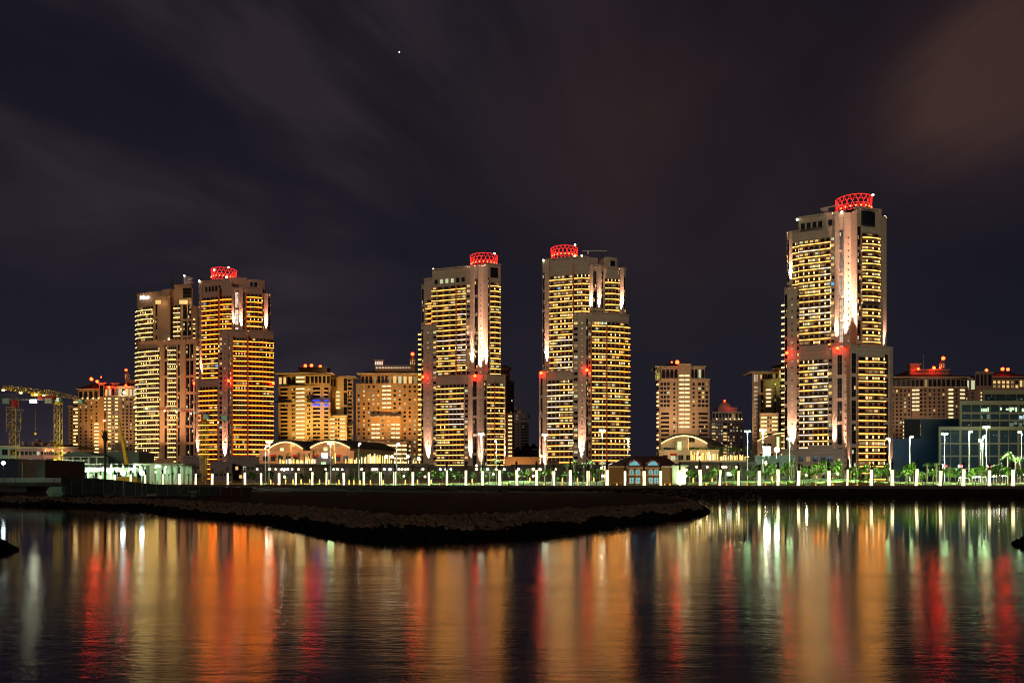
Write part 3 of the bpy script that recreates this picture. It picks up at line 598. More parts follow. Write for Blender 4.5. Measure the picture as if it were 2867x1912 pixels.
def block_left():
    B = Building('apartment_block', 'sodium lit orange brown apartment block left of the hotel tower with a small domed cupola', 'apartment building', 285, 1300, 770)
    h = dict(fh=3.4, top=1.6, cap=.5, parapet=False)
    block(B, [(192, 778), (206.7, 776)], 0, ZW(1137, 777), [('G', dict(n=1, w=1.7))], och, lit=.15, depth=15, arches=True, **h)
    block(B, [(206.7, 772), (218, 770)], 0, ZW(1117, 770), [('L', dict(n=2, t=.9, m=lampY, off=.25))], och, lit=.15, depth=15, **h)
    block(B, [(218, 768), (264, 764), (288, 762.5), (292, 762)], 0, ZW(1119, 765), [('G', dict(n=3, w=1.6)), [('L', dict(n=2, zmax=ZW(1183, 763))), ('G', dict(n=2, zmin=ZW(1183, 763), w=1.6))], ('w',)], och, lit=.2, arches=True, **h)
    block(B, [(219, 769), (276, 764)], ZW(1119, 765), ZW(1090, 765), [('T', dict(n=4, h=8))], och, top=1, lit=.3, parapet=False, depth=20)
    hiproof(B, 219, 276, 765, 26, 1090, 1071)
    block(B, [(277, 761), (292, 760)], 0, ZW(1074, 761), [[('w',), ('T', dict(n=1, h=11))]], och, top=2, cap=.5, depth=8, parapet=False)
    block(B, [(292, 762), (297, 762), (302, 762), (311, 762.3), (322, 762.6), (331, 763), (340, 763.5), (382, 768)], 0, ZW(1108, 763), [('L', dict(n=1, zmin=ZW(1162, 762))), ('w',), ('L', dict(n=1, t=.9, m=lampY, off=.15)), ('G', dict(n=1, w=1.2)), ('L', dict(n=1, t=.9, m=lampY, off=.2)), ('w',), ('G', dict(n=4, w=1.4))], brown, lit=.2, **h)
    block(B, [(293, 766), (322, 764), (340, 764.5), (382, 769)], ZW(1108, 763), ZW(1083, 764), [('T', dict(n=3, h=7)), ('T', dict(n=2, h=7)), ('T', dict(n=4, h=7))], och, top=1, lit=.25, parapet=False)
    hiproof(B, 294, 384, 765, 26, 1083, 1070, .3)
    roofbox(B, 279, 294, 764, 8, 1082, 1073, och, cols=4); roofbox(B, 313, 333, 766, 8, 1082, 1074, och, cols=5); roofbox(B, 360, 384, 775, 10, 1080, 1066, brown)
    cupola(B, 346, 361, 1062, 1049, 1042, 775, och)
    for x in (232, 246, 262, 277, 291): 
        q = P(x, 1116, 761.5); mb = MB(); mb.box(q.x-.5, q.x+.5, q.y-1, q.y-.4, q.z-.2, q.z+1.0); B.item('wall_lamp', 1, mb, lampY); lamp('cornice_uplight', 'POINT', q+Vector((0, -1.2, 1.2)), 160, (1, .68, .22), B.root, size=.3)
    q = P(348, 1099, 762); mb = MB(); mb.ball(q, 1.2, 0, 8, 5); mb.build('terrace_floodlight', whiteE, B.root); lamp('terrace_glow', 'POINT', q+Vector((0, -2, 0)), 1500, (.8, 1, .75), B.root, size=.6)
    floodwash(B, 250, 1270, 735, 34000, (1, .62, .20)); floodwash(B, 330, 1270, 735, 20000, (1, .58, .22))
    B.finish()
block_left()

def block_two():
    B = Building('apartment_block', 'golden apartment block right of the orange tower with blue lit balconies and flat projecting roof', 'apartment building', 880, 1300, 671)
    h = dict(fh=3.4, top=1.6, parapet=False)
    zb = ZW(1131, 668)
    block(B, [(779, 676), (784, 675.5), (807, 673.5), (816, 672.7), (826, 671.8), (829, 671.5), (853.5, 670), (860, 669.5), (869, 669), (874, 668.6), (898.5, 667), (906, 667.4), (921, 668.6), (925, 669)], 0, ZW(1078, 668), [('w',), ('p', dict(n=1)), ('w',), ('G', dict(n=2, w=1.1)), ('w',), ('L', dict(n=2)), ('w',), ('G', dict(n=2, w=1.1)), ('w',), ('p', dict(n=1, blue=zb-1)), ('w',), ('p', dict(n=1, blue=zb-1)), ('w',)], och2, lit=.2, depth=22, **h)
    block(B, [(779, 676.5), (816, 673), (829, 671.9), (853.5, 670.4), (869, 669.4), (902, 667.4), (925, 669.4)], ZW(1078, 668), ZW(1047, 668), [('T', dict(n=3, h=6)), ('T', dict(n=1, h=6)), ('L', dict(n=2)), ('T', dict(n=1, h=6)), ('T', dict(n=3, h=6)), ('T', dict(n=2, h=6))], och2, top=1, lit=.1, depth=20, parapet=False)
    block(B, [(924.5, 684), (941, 682), (952, 682.4), (961, 683), (973, 684), (986, 686), (989, 686.5)], 0, ZW(1056, 685), [('T', dict(n=2)), ('L', dict(n=1, zmin=ZW(1158, 682), zmax=ZW(1092, 682))), ('w',), ('g', dict(zmin=ZW(1160, 683))), [('p', dict(n=1)),('T', dict(n=2))], ('w',)], och2, lit=.12, depth=18, **h)
    block(B, [(923, 678), (937, 677), (952, 676), (966, 677), (972, 678)], 0, ZW(1164, 678), [('L', dict(n=2)), ('G', dict(n=2, w=1)), ('L', dict(n=2)), ('w',)], och2, lit=.2, depth=10, cap=.4, **h)
    hiproof(B, 779, 925, 672, 20, 1046, 1037, .5, 2.6); hiproof(B, 926, 990, 686, 20, 1055, 1048, .5, 2.0)
    roofbox(B, 836, 915, 678, 12, 1040, 1030, och2)
    mb = MB()
    for x0, x1, y, Y in ((772, 819, 1127, 674), (860, 928, 1125, 667), (968, 994, 1188, 684), (926, 972, 1163, 677), (780, 924, 1078.5, 669)):
        mb.box(XW(x0, Y), XW(x1, Y), Y-(2.5 if y != 1078.5 else -1), Y+6, ZW(y, Y), ZW(y, Y)+.7)
    mb.build('ledge', roofm, B.root)
    q = P(895, 1134, 660); lamp('blue_wash', 'POINT', q, 2500, (.05, .1, 1), B.root, size=1)
    floodwash(B, 810, 1262, 640, 45000, (1, .66, .18)); floodwash(B, 890, 1262, 635, 45000, (1, .66, .18)); floodwash(B, 960, 1262, 655, 22500, (1, .66, .2))
    B.finish()
block_two()

def block_three():
    B = Building('apartment_block', 'amber apartment block with small square windows left of centre under twin roof cupolas', 'apartment building', 1090, 1300, 640)
    h = dict(fh=3.4, parapet=False, depth=24)
    z1 = ZW(1073, 640)
    block(B, [(996.5, 642), (1012, 641), (1066, 639), (1069.5, 638.8), (1096, 638), (1098, 638), (1168, 641), (1180, 643)], 0, z1, [('G', dict(n=1, w=1.5)), ('G', dict(n=4, w=1.5)), ('w',), [('L', dict(n=2, zmin=ZW(1156, 638))), ('G', dict(n=2, zmax=ZW(1156, 638), w=1.5))], ('w',), ('G', dict(n=5, w=1.5)), ('G', dict(n=1))], och, top=1.2, lit=.5, arches=True, **h)
    block(B, [(1037, 636), (1040, 635.8), (1064, 635.2), (1095, 635), (1120, 635.6), (1124, 636)], 0, ZW(1167, 636), [('w',), [('L', dict(n=2, zmin=ZW(1232, 636), zmax=ZW(1178, 635)))], ('G', dict(n=2, w=1.7)), [('L', dict(n=2, zmin=ZW(1232, 636), zmax=ZW(1178, 635)))], ('w',)], och, top=1.5, lit=.5, cap=.3, **h)
    block(B, [(1018, 632), (1080, 631), (1140, 633)], 0, ZW(1238, 632), [('L', dict(n=3)), ('L', dict(n=4))], och, top=1.2, lit=.4, cap=.3, **h)
    block(B, [(1010, 644), (1066, 641), (1098, 640), (1170, 643), (1181, 645)], z1, ZW(1047, 642), [('T', dict(n=5, h=6.5)), ('T', dict(n=3, h=7)), ('T', dict(n=5, h=6.5)), ('w',)], och, top=1, lit=.55, parapet=False, depth=20)
    hiproof(B, 1008, 1176, 642, 22, 1047, 1032, .5, 1.8)
    roofbox(B, 1051, 1150, 650, 10, 1034, 1025, och, cols=12); roofbox(B, 1049, 1073, 652, 6, 1024, 1009, och, cols=4)
    cupola(B, 1145, 1164, 1022, 1007, 998, 650, och)
    lamp('roof_beacon_glow', 'POINT', P(1074, 1017, 648), 110, (1, .05, .02), B.root, size=.4)
    floodwash(B, 1030, 1265, 600, 35000, (1, .60, .18)); floodwash(B, 1130, 1265, 600, 40000, (1, .60, .18))
    B.finish()
block_three()

def block_four():
    B = Building('apartment_block', 'narrow stepped brown block half hidden behind the tower left of centre', 'apartment building', 1420, 1300, 690)
    h = dict(fh=3.4, parapet=False, top=1.5)
    block(B, [(1402, 690), (1427, 690)], 0, ZW(1031, 690), [('G', dict(n=3, w=1.2))], och, depth=16, lit=.05, cap=.5, **h)
    block(B, [(1427, 692), (1439, 694)], 0, ZW(1068, 692), [('p', dict(n=1))], brown, depth=14, lit=.1, cap=.3, **h)
    block(B, [(1413, 684), (1423, 684), (1434, 684), (1438, 685)], 0, ZW(1156, 684), [('w',), ('L', dict(n=2, t=.8, m=lampY)), ('w',)], och, depth=10, cap=.3, **h)
    hiproof(B, 1403, 1426, 690, 14, 1030, 1022)
    B.finish()
block_four()

def dome_mb(c, r, n=20): 
    mb = MB(); mb.lathe(c, [(r*math.cos(t), r*math.sin(t)*1.0) for t in [PI/2*k/8 for k in range(8)]]+[(.05, r)], 0, n); return mb
def domed_far():
    B = Building('domed_block', 'distant dim lilac block with two low domes between the two central towers', 'apartment building', 1460, 1300, 950)
    h = dict(fh=3.4, parapet=False)
    block(B, [(1436, 950), (1456, 950), (1481, 951)], 0, ZW(1178, 950), [('G', dict(n=2, w=1.6)), [('p', dict(n=1))]], lilac, top=2, lit=.03, cap=.4, **h)
    block(B, [(1438, 958), (1456, 957)], ZW(1180, 950), ZW(1158, 957), [('G', dict(n=1, w=2))], lilac, top=1, lit=0, depth=14, **h)
    block(B, [(1456, 956), (1478, 956)], ZW(1180, 950), ZW(1168, 956), [('G', dict(n=2, w=2))], lilac, top=.4, lit=0, depth=14, **h)
    for x, y, r in ((1442, 1148, 7.5), (1467, 1168, 8)):
        p = P(x, y, 965); dome_mb((p.x, p.y, p.z-1), r*.95).build('dome', lilac, B.root, True)
    mb = MB(); mb.box(XW(1448, 960), XW(1458, 960), 960, 970, ZW(1162, 960), ZW(1146, 960)); mb.build('roof_house', pink, B.root)
    B.finish()
    B = Building('gabled_houses', 'row of dim low houses with peaked roofs between the two central towers', 'house row', 1475, 1300, 800)
    block(B, [(1436, 800), (1508, 800)], 0, ZW(1262, 800), [('G', dict(n=6, w=2.0))], lilac, fh=6, top=1, lit=.12, depth=20)
    for x, y in ((1449, 1250), (1474, 1240), (1494, 1240), (1460, 1256), (1484, 1252)): 
        mb = MB(); p = P(x, y, 805); mb.hexa([(p.x-5, 803, p.z-5.5), (p.x+5, 803, p.z-5.5), (p.x+5, 815, p.z-5.5), (p.x-5, 815, p.z-5.5), (p.x-.2, 806, p.z), (p.x+.2, 806, p.z), (p.x+.2, 813, p.z), (p.x-.2, 813, p.z)]); mb.build('gable', roofm, B.root)
    B.finish()
    B = Building('low_building', 'plain long orange wall building lit warm between the two central towers', 'low building', 1460, 1320, 480)
    block(B, [(1413, 480), (1484, 480), (1485, 480), (1512, 480)], 0, ZW(1283, 480), [('w',), ('w',), ('G', dict(n=2, w=1.2))], och, fh=5, top=2, depth=14, lit=.0, name='wall')
    lamp('wall_wash', 'SPOT', P(1440, 1335, 466), 12000, (1, .6, .25), B.root, target=P(1452, 1290, 480), size=.4, angle=110, blend=1)
    B.finish()
domed_far()

def block_six():
    B = Building('apartment_block', 'pink apartment block standing alone right of centre with a single beacon on its hip roof', 'apartment building', 1910, 1300, 637)
    h = dict(fh=3.4, parapet=False, depth=22)
    z1 = ZW(1063, 637)
    block(B, [(1840, 642), (1845, 638), (1848, 637.6), (1876, 637), (1884, 637), (1892, 637), (1898, 637)], 0, z1, [('L', dict(n=1, t=.8, m=lampY, off=.4)), ('w',), [('G', dict(n=3, w=2.0, h=1.9, zmin=ZW(1150, 637))), ('p', dict(n=1, zmax=ZW(1150, 637)))], ('w',), ('G', dict(n=1, w=1.5)), ('w',)], pink, top=2, lit=.2, arches=True, **h)
    block(B, [(1898, 635), (1901, 635), (1931, 635), (1934, 635)], 0, ZW(1020, 635), [('w',), [('L', dict(n=2, zmin=ZW(1206, 635), zmax=ZW(1049, 635)))], ('w',)], pink, top=1, lit=.2, cap=.3, **h)
    block(B, [(1934, 637), (1938, 637), (1946, 637), (1953, 637), (1984, 638), (1987, 638.5)], 0, z1, [('w',), ('G', dict(n=1, w=1.5)), ('w',), [('G', dict(n=3, w=2.0, h=1.9, zmin=ZW(1150, 637))), ('p', dict(n=1, zmax=ZW(1150, 637)))], ('w',)], pink, top=2, lit=.25, arches=True, **h)
    block(B, [(1835, 644), (1852, 640), (1898, 640)], z1, ZW(1028, 640), [('w',), ('T', dict(n=4, h=7))], pink, top=1, lit=.05, parapet=False, depth=18)
    block(B, [(1934, 640), (1974, 640)], z1, ZW(1028, 640), [('T', dict(n=4, h=7))], pink, top=1, lit=.3, parapet=False, depth=18)
    hiproof(B, 1836, 1973, 641, 18, 1027, 1017, .9, .6)
    mb = MB(); mb.box(XW(1838, 636), XW(1989, 636), 636, 640, z1-.1, z1+.5); mb.build('ledge', trim, B.root)
    q = P(1836, 1050, 640); lamp('side_glow', 'POINT', q, 500, (.7, 1, .25), B.root, size=.4)
    floodwash(B, 1870, 1262, 600, 27000, (1, .64, .34)); floodwash(B, 1950, 1262, 600, 27000, (1, .64, .34))
    B.finish()
block_six()

def block_seven():
    B = Building('domed_hotel', 'dim lilac block with large round dome right of centre, beside the pink block', 'apartment building', 2035, 1300, 900)
    h = dict(fh=3.6, parapet=False)
    block(B, [(1986, 905), (1992, 903), (2004, 902), (2024, 900), (2036, 900), (2058, 900), (2081, 904)], 0, ZW(1178, 900), [('w',), ('L', dict(n=1, t=1.4, m=wW, off=.4)), ('G', dict(n=3, w=1.4)), ('L', dict(n=1, t=1.4, m=wW, off=.4)), ('G', dict(n=3, w=1.4)), ('G', dict(n=2, w=1.4))], lilac, top=2, lit=.4, cap=.3, **h)
    block(B, [(1994, 908), (2058, 906), (2076, 909)], ZW(1180, 900), ZW(1154, 907), [('T', dict(n=7, h=5)), ('T', dict(n=2, h=5))], lilac, top=1, lit=.2, cap=.3, **h)
    mb = MB(); p = P(2029, 1148, 925); mb.lathe((p.x, p.y, p.z-4), [(11, 0), (11, 5)], 0, 24); mb.box(p.x-11, p.x+11, 912, 930, p.z-3, p.z+2.2); mb.build('drum', lilac, B.root)
    dome_mb((p.x, p.y, p.z+1), 8.2).build('dome', pink, B.root, True)
    for x in (2006, 2032, 2044, 2056, 2068, 2076): q = P(x, 1173, 903); lamp('parapet_uplight', 'POINT', q+Vector((0, -1, .6)), 350, (.95, 1, .5), B.root, size=.4); mb = MB(); mb.ball(q+Vector((0, -1, 0)), .7, 0, 6, 4); mb.build('parapet_lamp', lampY, B.root)
    lamp('dome_glow', 'POINT', P(2046, 1140, 905), 2500, (1, .08, .04), B.root, size=.5)
    B.finish()
block_seven()

def block_eight():
    B = Building('apartment_block', 'rose beige apartment block half hidden by the tallest tower, at its left', 'apartment building', 2150, 1300, 680)
    h = dict(fh=3.4, parapet=False)
    block(B, [(2106, 682), (2110, 681.5), (2123, 680.5), (2129, 680)], 0, ZW(1043, 681), [('w',), [('p', dict(n=1, zmax=ZW(1080, 680))), ('T', dict(n=3))], ('w',)], pink, top=1, lit=.1, depth=20, **h)
    block(B, [(2129, 680), (2138, 679.5), (2141, 677.5), (2144, 677.4), (2159, 676.6), (2163, 676.4)], 0, ZW(1062, 678), [('g',), ('w',), ('w',), ('L', dict(n=1, zmin=ZW(1152, 677), zmax=ZW(1080, 677))), ('w',)], pink, top=1, lit=.1, depth=14, **h)
    block(B, [(2127, 682), (2178, 676)], ZW(1066, 680), ZW(1041, 678), [('T', dict(n=7, h=4))], pink, top=1, lit=.1, depth=20, **h)
    block(B, [(2163, 679), (2178, 678), (2181, 676), (2197, 675), (2205, 674)], 0, ZW(1031, 675), [('G', dict(n=1)), ('w',), [('p', dict(n=1, zmax=ZW(1070, 675))), ('T', dict(n=3))], ('w',)], pink, top=1, lit=.1, depth=20, cap=.3, **h)
    block(B, [(2127, 670), (2131, 669.6), (2147, 669), (2161, 668.6), (2177, 668), (2179, 668)], 0, ZW(1158, 670), [('w',), ('L', dict(n=2)), ('G', dict(n=2, w=1)), ('L', dict(n=2)), ('w',)], pink, top=2, lit=.2, depth=8, cap=.4, **h)
    hiproof(B, 2104, 2180, 680, 20, 1042, 1037, .5, 1.5); hiproof(B, 2178, 2210, 678, 16, 1021, 1018, .5, .8)
    lamp('crown_glow_green', 'POINT', P(2176, 1070, 672), 900, (.6, 1, .15), B.root, size=.4)
    floodwash(B, 2150, 1262, 645, 27000, (1, .66, .34))
    B.finish()
block_eight()

def block_nine():
    B = Building('apartment_block', 'wide brown apartment block right of the tallest tower with cupola and four roof beacons', 'apartment building', 2600, 1300, 686)
    h = dict(fh=3.4, parapet=False, depth=24); z1 = ZW(1084, 686)
    block(B, [(2494, 692), (2551, 688.5), (2552.5, 687), (2574, 686), (2584, 686), (2648, 684), (2654.5, 684), (2669, 684), (2687, 685.5), (2701, 687), (2712, 689)], 0, z1, [('G', dict(n=5, w=1.4)), ('w',), ('L', dict(n=2, zmin=ZW(1160, 686))), ('G', dict(n=1, w=2)), ('G', dict(n=5, w=1.4)), ('w',), ('L', dict(n=1, zmin=ZW(1192, 684))), ('G', dict(n=1, w=1.4)), ('L', dict(n=1, zmin=ZW(1122, 686))), ('G', dict(n=1, w=1.2))], brown, top=1.2, lit=.16, arches=True, **h)
    block(B, [(2495, 694), (2551, 690), (2574, 688.5), (2648, 686.5), (2690, 689), (2708, 692)], z1, ZW(1057, 688), [('T', dict(n=4, h=6.5)), ('T', dict(n=2, h=6.5)), ('T', dict(n=6, h=6.5)), ('T', dict(n=3, h=6)), ('T', dict(n=2, h=6))], brown, top=1, lit=.12, parapet=False, depth=20)
    hiproof(B, 2497, 2705, 689, 22, 1057, 1040, .6, 1.8)
    mb = MB(); mb.box(XW(2495, 684), XW(2712, 684), 684.5, 690, z1-.2, z1+.5); mb.build('ledge', trim, B.root)
    roofbox(B, 2547, 2656, 697, 10, 1044, 1036, brown, cols=14); roofbox(B, 2549, 2576, 699, 6, 1036, 1020, brown)
    cupola(B, 2633, 2651, 1030, 1018, 1008, 697, brown)
    block(B, [(2525, 660), (2527.5, 659.6), (2537, 659), (2542, 659)], 0, ZW(1175, 660), [('w',), ('L', dict(n=1)), ('w',)], brown, fh=3.3, top=1, cap=.3, parapet=False, depth=12, bottom=34)
    mb = MB(); q = P(2585, 992, 697); mb.bar((q.x, q.y, ZW(1036, 697)), q, .12, 0, 6); mb.build('mast', steel, B.root)
    lamp('roof_beacon_glow', 'POINT', P(2560, 1030, 692), 110, (1, .05, .02), B.root, size=.4)
    floodwash(B, 2600, 1262, 650, 20000, (1, .64, .34))
    B.finish()
    B = Building('apartment_block', 'brown apartment block at the right edge with a lit top storey and three beacons', 'apartment building', 2790, 1300, 760)
    h['depth'] = 26
    block(B, [(2702, 764), (2745, 761), (2756, 760), (2768, 760), (2870, 764)], 0, ZW(1093, 760), [('G', dict(n=3, w=2)), ('L', dict(n=1)), ('w',), ('G', dict(n=6, w=2))], brown, top=1, lit=.2, **h)
    block(B, [(2700, 768), (2732, 766), (2778, 764), (2853, 766), (2875, 768)], ZW(1093, 760), ZW(1059, 765), [('T', dict(n=2, h=9)), ('w',), ('G', dict(n=6, w=2.6, h=2.6)), ('T', dict(n=2))], brown, top=2, lit=.95, parapet=False, depth=20, fh=4)
    block(B, [(2730, 762), (2744, 761), (2764, 761), (2779, 762)], 0, ZW(1043, 761), [('T', dict(n=1, h=11)), ('T', dict(n=2, h=11)), ('T', dict(n=1, h=11))], brown, top=1, lit=0, cap=.4, **h)
    hiproof(B, 2706, 2735, 768, 18, 1060, 1048, .5, 1); hiproof(B, 2779, 2880, 768, 22, 1056, 1038, .5, 1)
    B.finish()
block_nine()

for x, y, Y, r, l in [(256, 1061, 760, 1.5, 'large red beacon on the peak of the leftmost block roof'), (272, 1068, 758, 1.3, 'second red beacon on the leftmost block roof, beside the larger one'), (283, 1056, 764, .6, 'tiny high red beacon above the leftmost block'), (305, 1084, 759, 1.1, 'red beacon on the roof edge of the leftmost block, by its arched windows'), (352, 1079, 759, 1.0, 'red beacon on the roof edge below the small cupola'), (353, 1036, 779, 1.1, 'red beacon on top of the cupola of the leftmost block'),
                      (855, 1024, 685, 1.3, 'left red beacon of the three on the golden block'), (872, 1023, 685, 1.3, 'middle red beacon of the three on the golden block'), (897, 1026, 685, 1.2, 'right red beacon of the three on the golden block'), (1155, 991, 655, 1.3, 'big red beacon on the cupola left of centre'),
                      (1896, 1014, 640, 1.5, 'big red beacon on the hip roof of the lone pink block'), (1881, 1014, 642, .6, 'tiny beacon beside the big one on the lone pink block'), (2029, 1122, 925, 1.0, 'small red beacon on top of the round dome'), (2641, 1003, 703, 1.5, 'highest red beacon, on the cupola right of the tallest tower'), (2615, 1030, 694, 1.4, 'red beacon on the roof between lift house and cupola, right side'), (2571, 1033, 692, 1.1, 'red beacon beside the square lift house right of the tallest tower'), (2632, 1030, 693, .6, 'tiny red beacon at the foot of the cupola, right side'),
                      (2762, 1036, 762, 1.3, 'left red beacon of the three at the far right roof'), (2807, 1033, 766, 1.5, 'middle red beacon of the three at the far right roof'), (2822, 1034, 766, 1.4, 'right red beacon of the three at the far right roof')]:
    beacon(x, y, Y, l, r)

# ------------------------------------------------------------------ water, ground, banks, island
def lerp(a, b, t): return a+(b-a)*t
def plin(L, x):
    if x <= L[0][0]: return L[0][1]
    for (x0, y0), (x1, y1) in zip(L, L[1:]):
        if x <= x1: return lerp(y0, y1, (x-x0)/(x1-x0))
    return L[-1][1]
DECK = [(-420, 300), (-135, 262), (-76, 241), (1.6, 212), (122, 194), (420, 165)]
def deckY(X): return plin(DECK, X)
def structure(mb, name, mats, smooth=False): o = mb.build(name, mats, None, smooth); o['kind'] = 'structure'; return o

def water_material():
    m = bpy.data.materials.new('water'); m.use_nodes = True; nt = m.node_tree; b = nt.nodes['Principled BSDF']; L = nt.links
    b.inputs['Base Color'].default_value = (.004, .005, .006, 1); b.inputs['IOR'].default_value = 1.62; b.inputs['Specular IOR Level'].default_value = .9
    geo = nt.nodes.new('ShaderNodeNewGeometry'); sp = nt.nodes.new('ShaderNodeSeparateXYZ'); L.new(geo.outputs['Position'], sp.inputs[0])
    def mp(scale, rot=0.0):
        q = nt.nodes.new('ShaderNodeMapping'); q.inputs['Scale'].default_value = scale; q.inputs['Rotation'].default_value = (0, 0, rot); L.new(geo.outputs['Position'], q.inputs['Vector']); return q.outputs[0]
    def nz(v, d, r=.5):
        n = nt.nodes.new('ShaderNodeTexNoise'); n.inputs['Scale'].default_value = 1; n.inputs['Detail'].default_value = d; n.inputs['Roughness'].default_value = r; L.new(v, n.inputs['Vector']); return n.outputs[0]
    def mr(v, a, b_, c, d):
        n = nt.nodes.new('ShaderNodeMapRange'); n.interpolation_type = 'SMOOTHSTEP'
        for k, x in zip(('From Min', 'From Max', 'To Min', 'To Max'), (a, b_, c, d)): n.inputs[k].default_value = x
        L.new(v, n.inputs['Value']); return n.outputs[0]
    def ma(op, a, b_):
        n = nt.nodes.new('ShaderNodeMath'); n.operation = op
        for i, x in enumerate((a, b_)):
            if isinstance(x, float): n.inputs[i].default_value = x
            else: L.new(x, n.inputs[i])
        return n.outputs[0]
    far = mr(ma('ADD', sp.outputs[1], ma('MULTIPLY', nz(mp((.03, .06, 1), .2), 3), 26.0)), 38, 74, 1.0, 0.0)   # open water near, sheltered far
    patch = mr(nz(mp((.05, .22, 1), .12), 4, .6), .35, .65, .0, 1.0)
    rough = ma('ADD', ma('MULTIPLY', far, ma('ADD', .052, ma('MULTIPLY', patch, .06))), .058)
    L.new(rough, b.inputs['Roughness'])
    rip = ma('ADD', nz(mp((1.6, 5.0, 1), .35), 4, .65), ma('MULTIPLY', nz(mp((.35, 1.3, 1), .15), 3), 1.4))
    bp = nt.nodes.new('ShaderNodeBump'); bp.inputs['Distance'].default_value = .05; L.new(rip, bp.inputs['Height']); L.new(ma('ADD', ma('MULTIPLY', far, .13), .025), bp.inputs['Strength']); L.new(bp.outputs[0], b.inputs['Normal'])
    return m
mb = MB(); mb.face([(-900, -120, 0), (900, -120, 0), (900, 320, 0), (-900, 320, 0)]); structure(mb, 'water', water_material())
soil = mat('dark sandy soil', (.026, .0165, .0115), spec=.03, rough=1, noise=.5, nscale=.35, bump=.6, bscale=2); bankm = mat('bank earth', (.014, .011, .008), spec=.03, rough=1, noise=.6, nscale=.8, bump=.8, bscale=1.5)
rockd = mat('dry riprap stone', (.105, .074, .052), spec=.03, rough=.95, noise=.45, nscale=1.2); rockw = mat('wet black stone', (.004, .0036, .0032), spec=.03, rough=.7, noise=.3, nscale=1.2)
ledgem = mat('sand ledge', (.035, .024, .014), spec=.03, rough=1, noise=.3, nscale=.5)
groundm = mat('ground', (.06, .055, .045), spec=.03, rough=1, noise=.4, nscale=.1)
mb = MB(); n = 60; xs = [-420+840*i/n for i in range(n+1)]
for a, b_ in zip(xs, xs[1:]): mb.face([(a, deckY(a)-1.5, 2.75), (b_, deckY(b_)-1.5, 2.75), (b_*8, 6000, 2.75), (a*8, 6000, 2.75)])
structure(mb, 'ground', groundm)
# promenade paving, kerb wall, sand ledge and bank
pav = mat('promenade paving', (.16, .095, .05), noise=.15, nscale=.8); kerbm = mat('quay wall', (.05, .035, .028), noise=.3)
mb = MB(); 
for a, b_ in zip(xs, xs[1:]): mb.face([(a, deckY(a)-1.5, 2.8), (b_, deckY(b_)-1.5, 2.8), (b_, deckY(b_)+9, 2.8), (a, deckY(a)+9, 2.8)])
structure(mb, 'promenade', pav)
mb = MB()
for a, b_ in zip(xs, xs[1:]):
    ya, yb = deckY(a)-1.6, deckY(b_)-1.6; mb.prism([(a, ya-.5), (b_, yb-.5), (b_, yb), (a, ya)], 1.6, 2.95)
o = mb.build('quay_wall', kerbm); tag(o, 'low dark quay wall running along the far waterfront under the glowing pillars', 'quay wall')
mb = MB(); ks = 8
for i in range(240):
    a = -420+840*i/240; b_ = -420+840*(i+1)/240
    for k in range(ks):
        def q(X, k):
            t = k/ks; d = 2.1+11.5*t; z = 2.2-(0 if t < .12 else (t-.12)/.88*2.7); z += .18*math.sin(X*.9+k*2.1)*math.sin(X*.37+k) if k else 0; return (X, deckY(X)-d, z)
        mb.face([q(a, k+1), q(b_, k+1), q(b_, k), q(a, k)], 1 if k == 0 else 0)
structure(mb, 'bank', [bankm, ledgem])
ICO = None
def rock(mb, c, r, m=0, rnd=R):
    global ICO
    if ICO is None:
        bm = bmesh.new(); bmesh.ops.create_icosphere(bm, subdivisions=1, radius=1); bm.verts.ensure_lookup_table(); ICO = ([v.co.copy() for v in bm.verts], [tuple(v.index for v in f.verts) for f in bm.faces]); bm.free()
    i = len(mb.v); sx, sy, sz = r*rnd.uniform(.7, 1.3), r*rnd.uniform(.7, 1.3), r*rnd.uniform(.5, .95); a = rnd.uniform(0, 6.3); ca, sa = math.cos(a), math.sin(a)
    for v in ICO[0]:
        k = rnd.uniform(.75, 1.15); x, y = v.x*sx*k, v.y*sy*k; mb.v.append((c[0]+x*ca-y*sa, c[1]+x*sa+y*ca, c[2]+v.z*sz*k))
    mb.f += [tuple(q+i for q in f) for f in ICO[1]]; mb.m += [m]*len(ICO[1])
ISZ = 1.39
Cp = [(-60, 1387), (45, 1388), (83, 1390), (200, 1391), (330, 1393), (467, 1399), (560, 1404), (700, 1410.6), (849, 1418), (960, 1428), (1040, 1437), (1130, 1446.5), (1260, 1446), (1400, 1440), (1500, 1433), (1608, 1425.5), (1740, 1418), (1840, 1413), (1900, 1409), (1930, 1404.5)]
def gp(x, y, z): Y = (H-z)*F/(y-YH); return Vector((XW(x, Y), Y, z))
Cl = [gp(x, y, ISZ) for x, y in Cp]
for x, y in ((1925, 1397.5), (1890, 1391.5), (1810, 1384), (1660, 1376.5), (1500, 1371)): Cl.append(gp(x, y, ISZ))
Wl = []
for i, c in enumerate(Cl):
    tg = (Cl[min(i+1, len(Cl)-1)]-Cl[max(i-1, 0)]); tg.z = 0; tg.normalize(); off_ = plin([(0, 5.6), (14, 5.6), (18, 2.6), (30, 2.6)], i); Wl.append(Vector((c.x+tg.y*off_, c.y-tg.x*off_, 0)))
RL = random.Random(11)
mb = MB(); rk = MB(); sub = 7
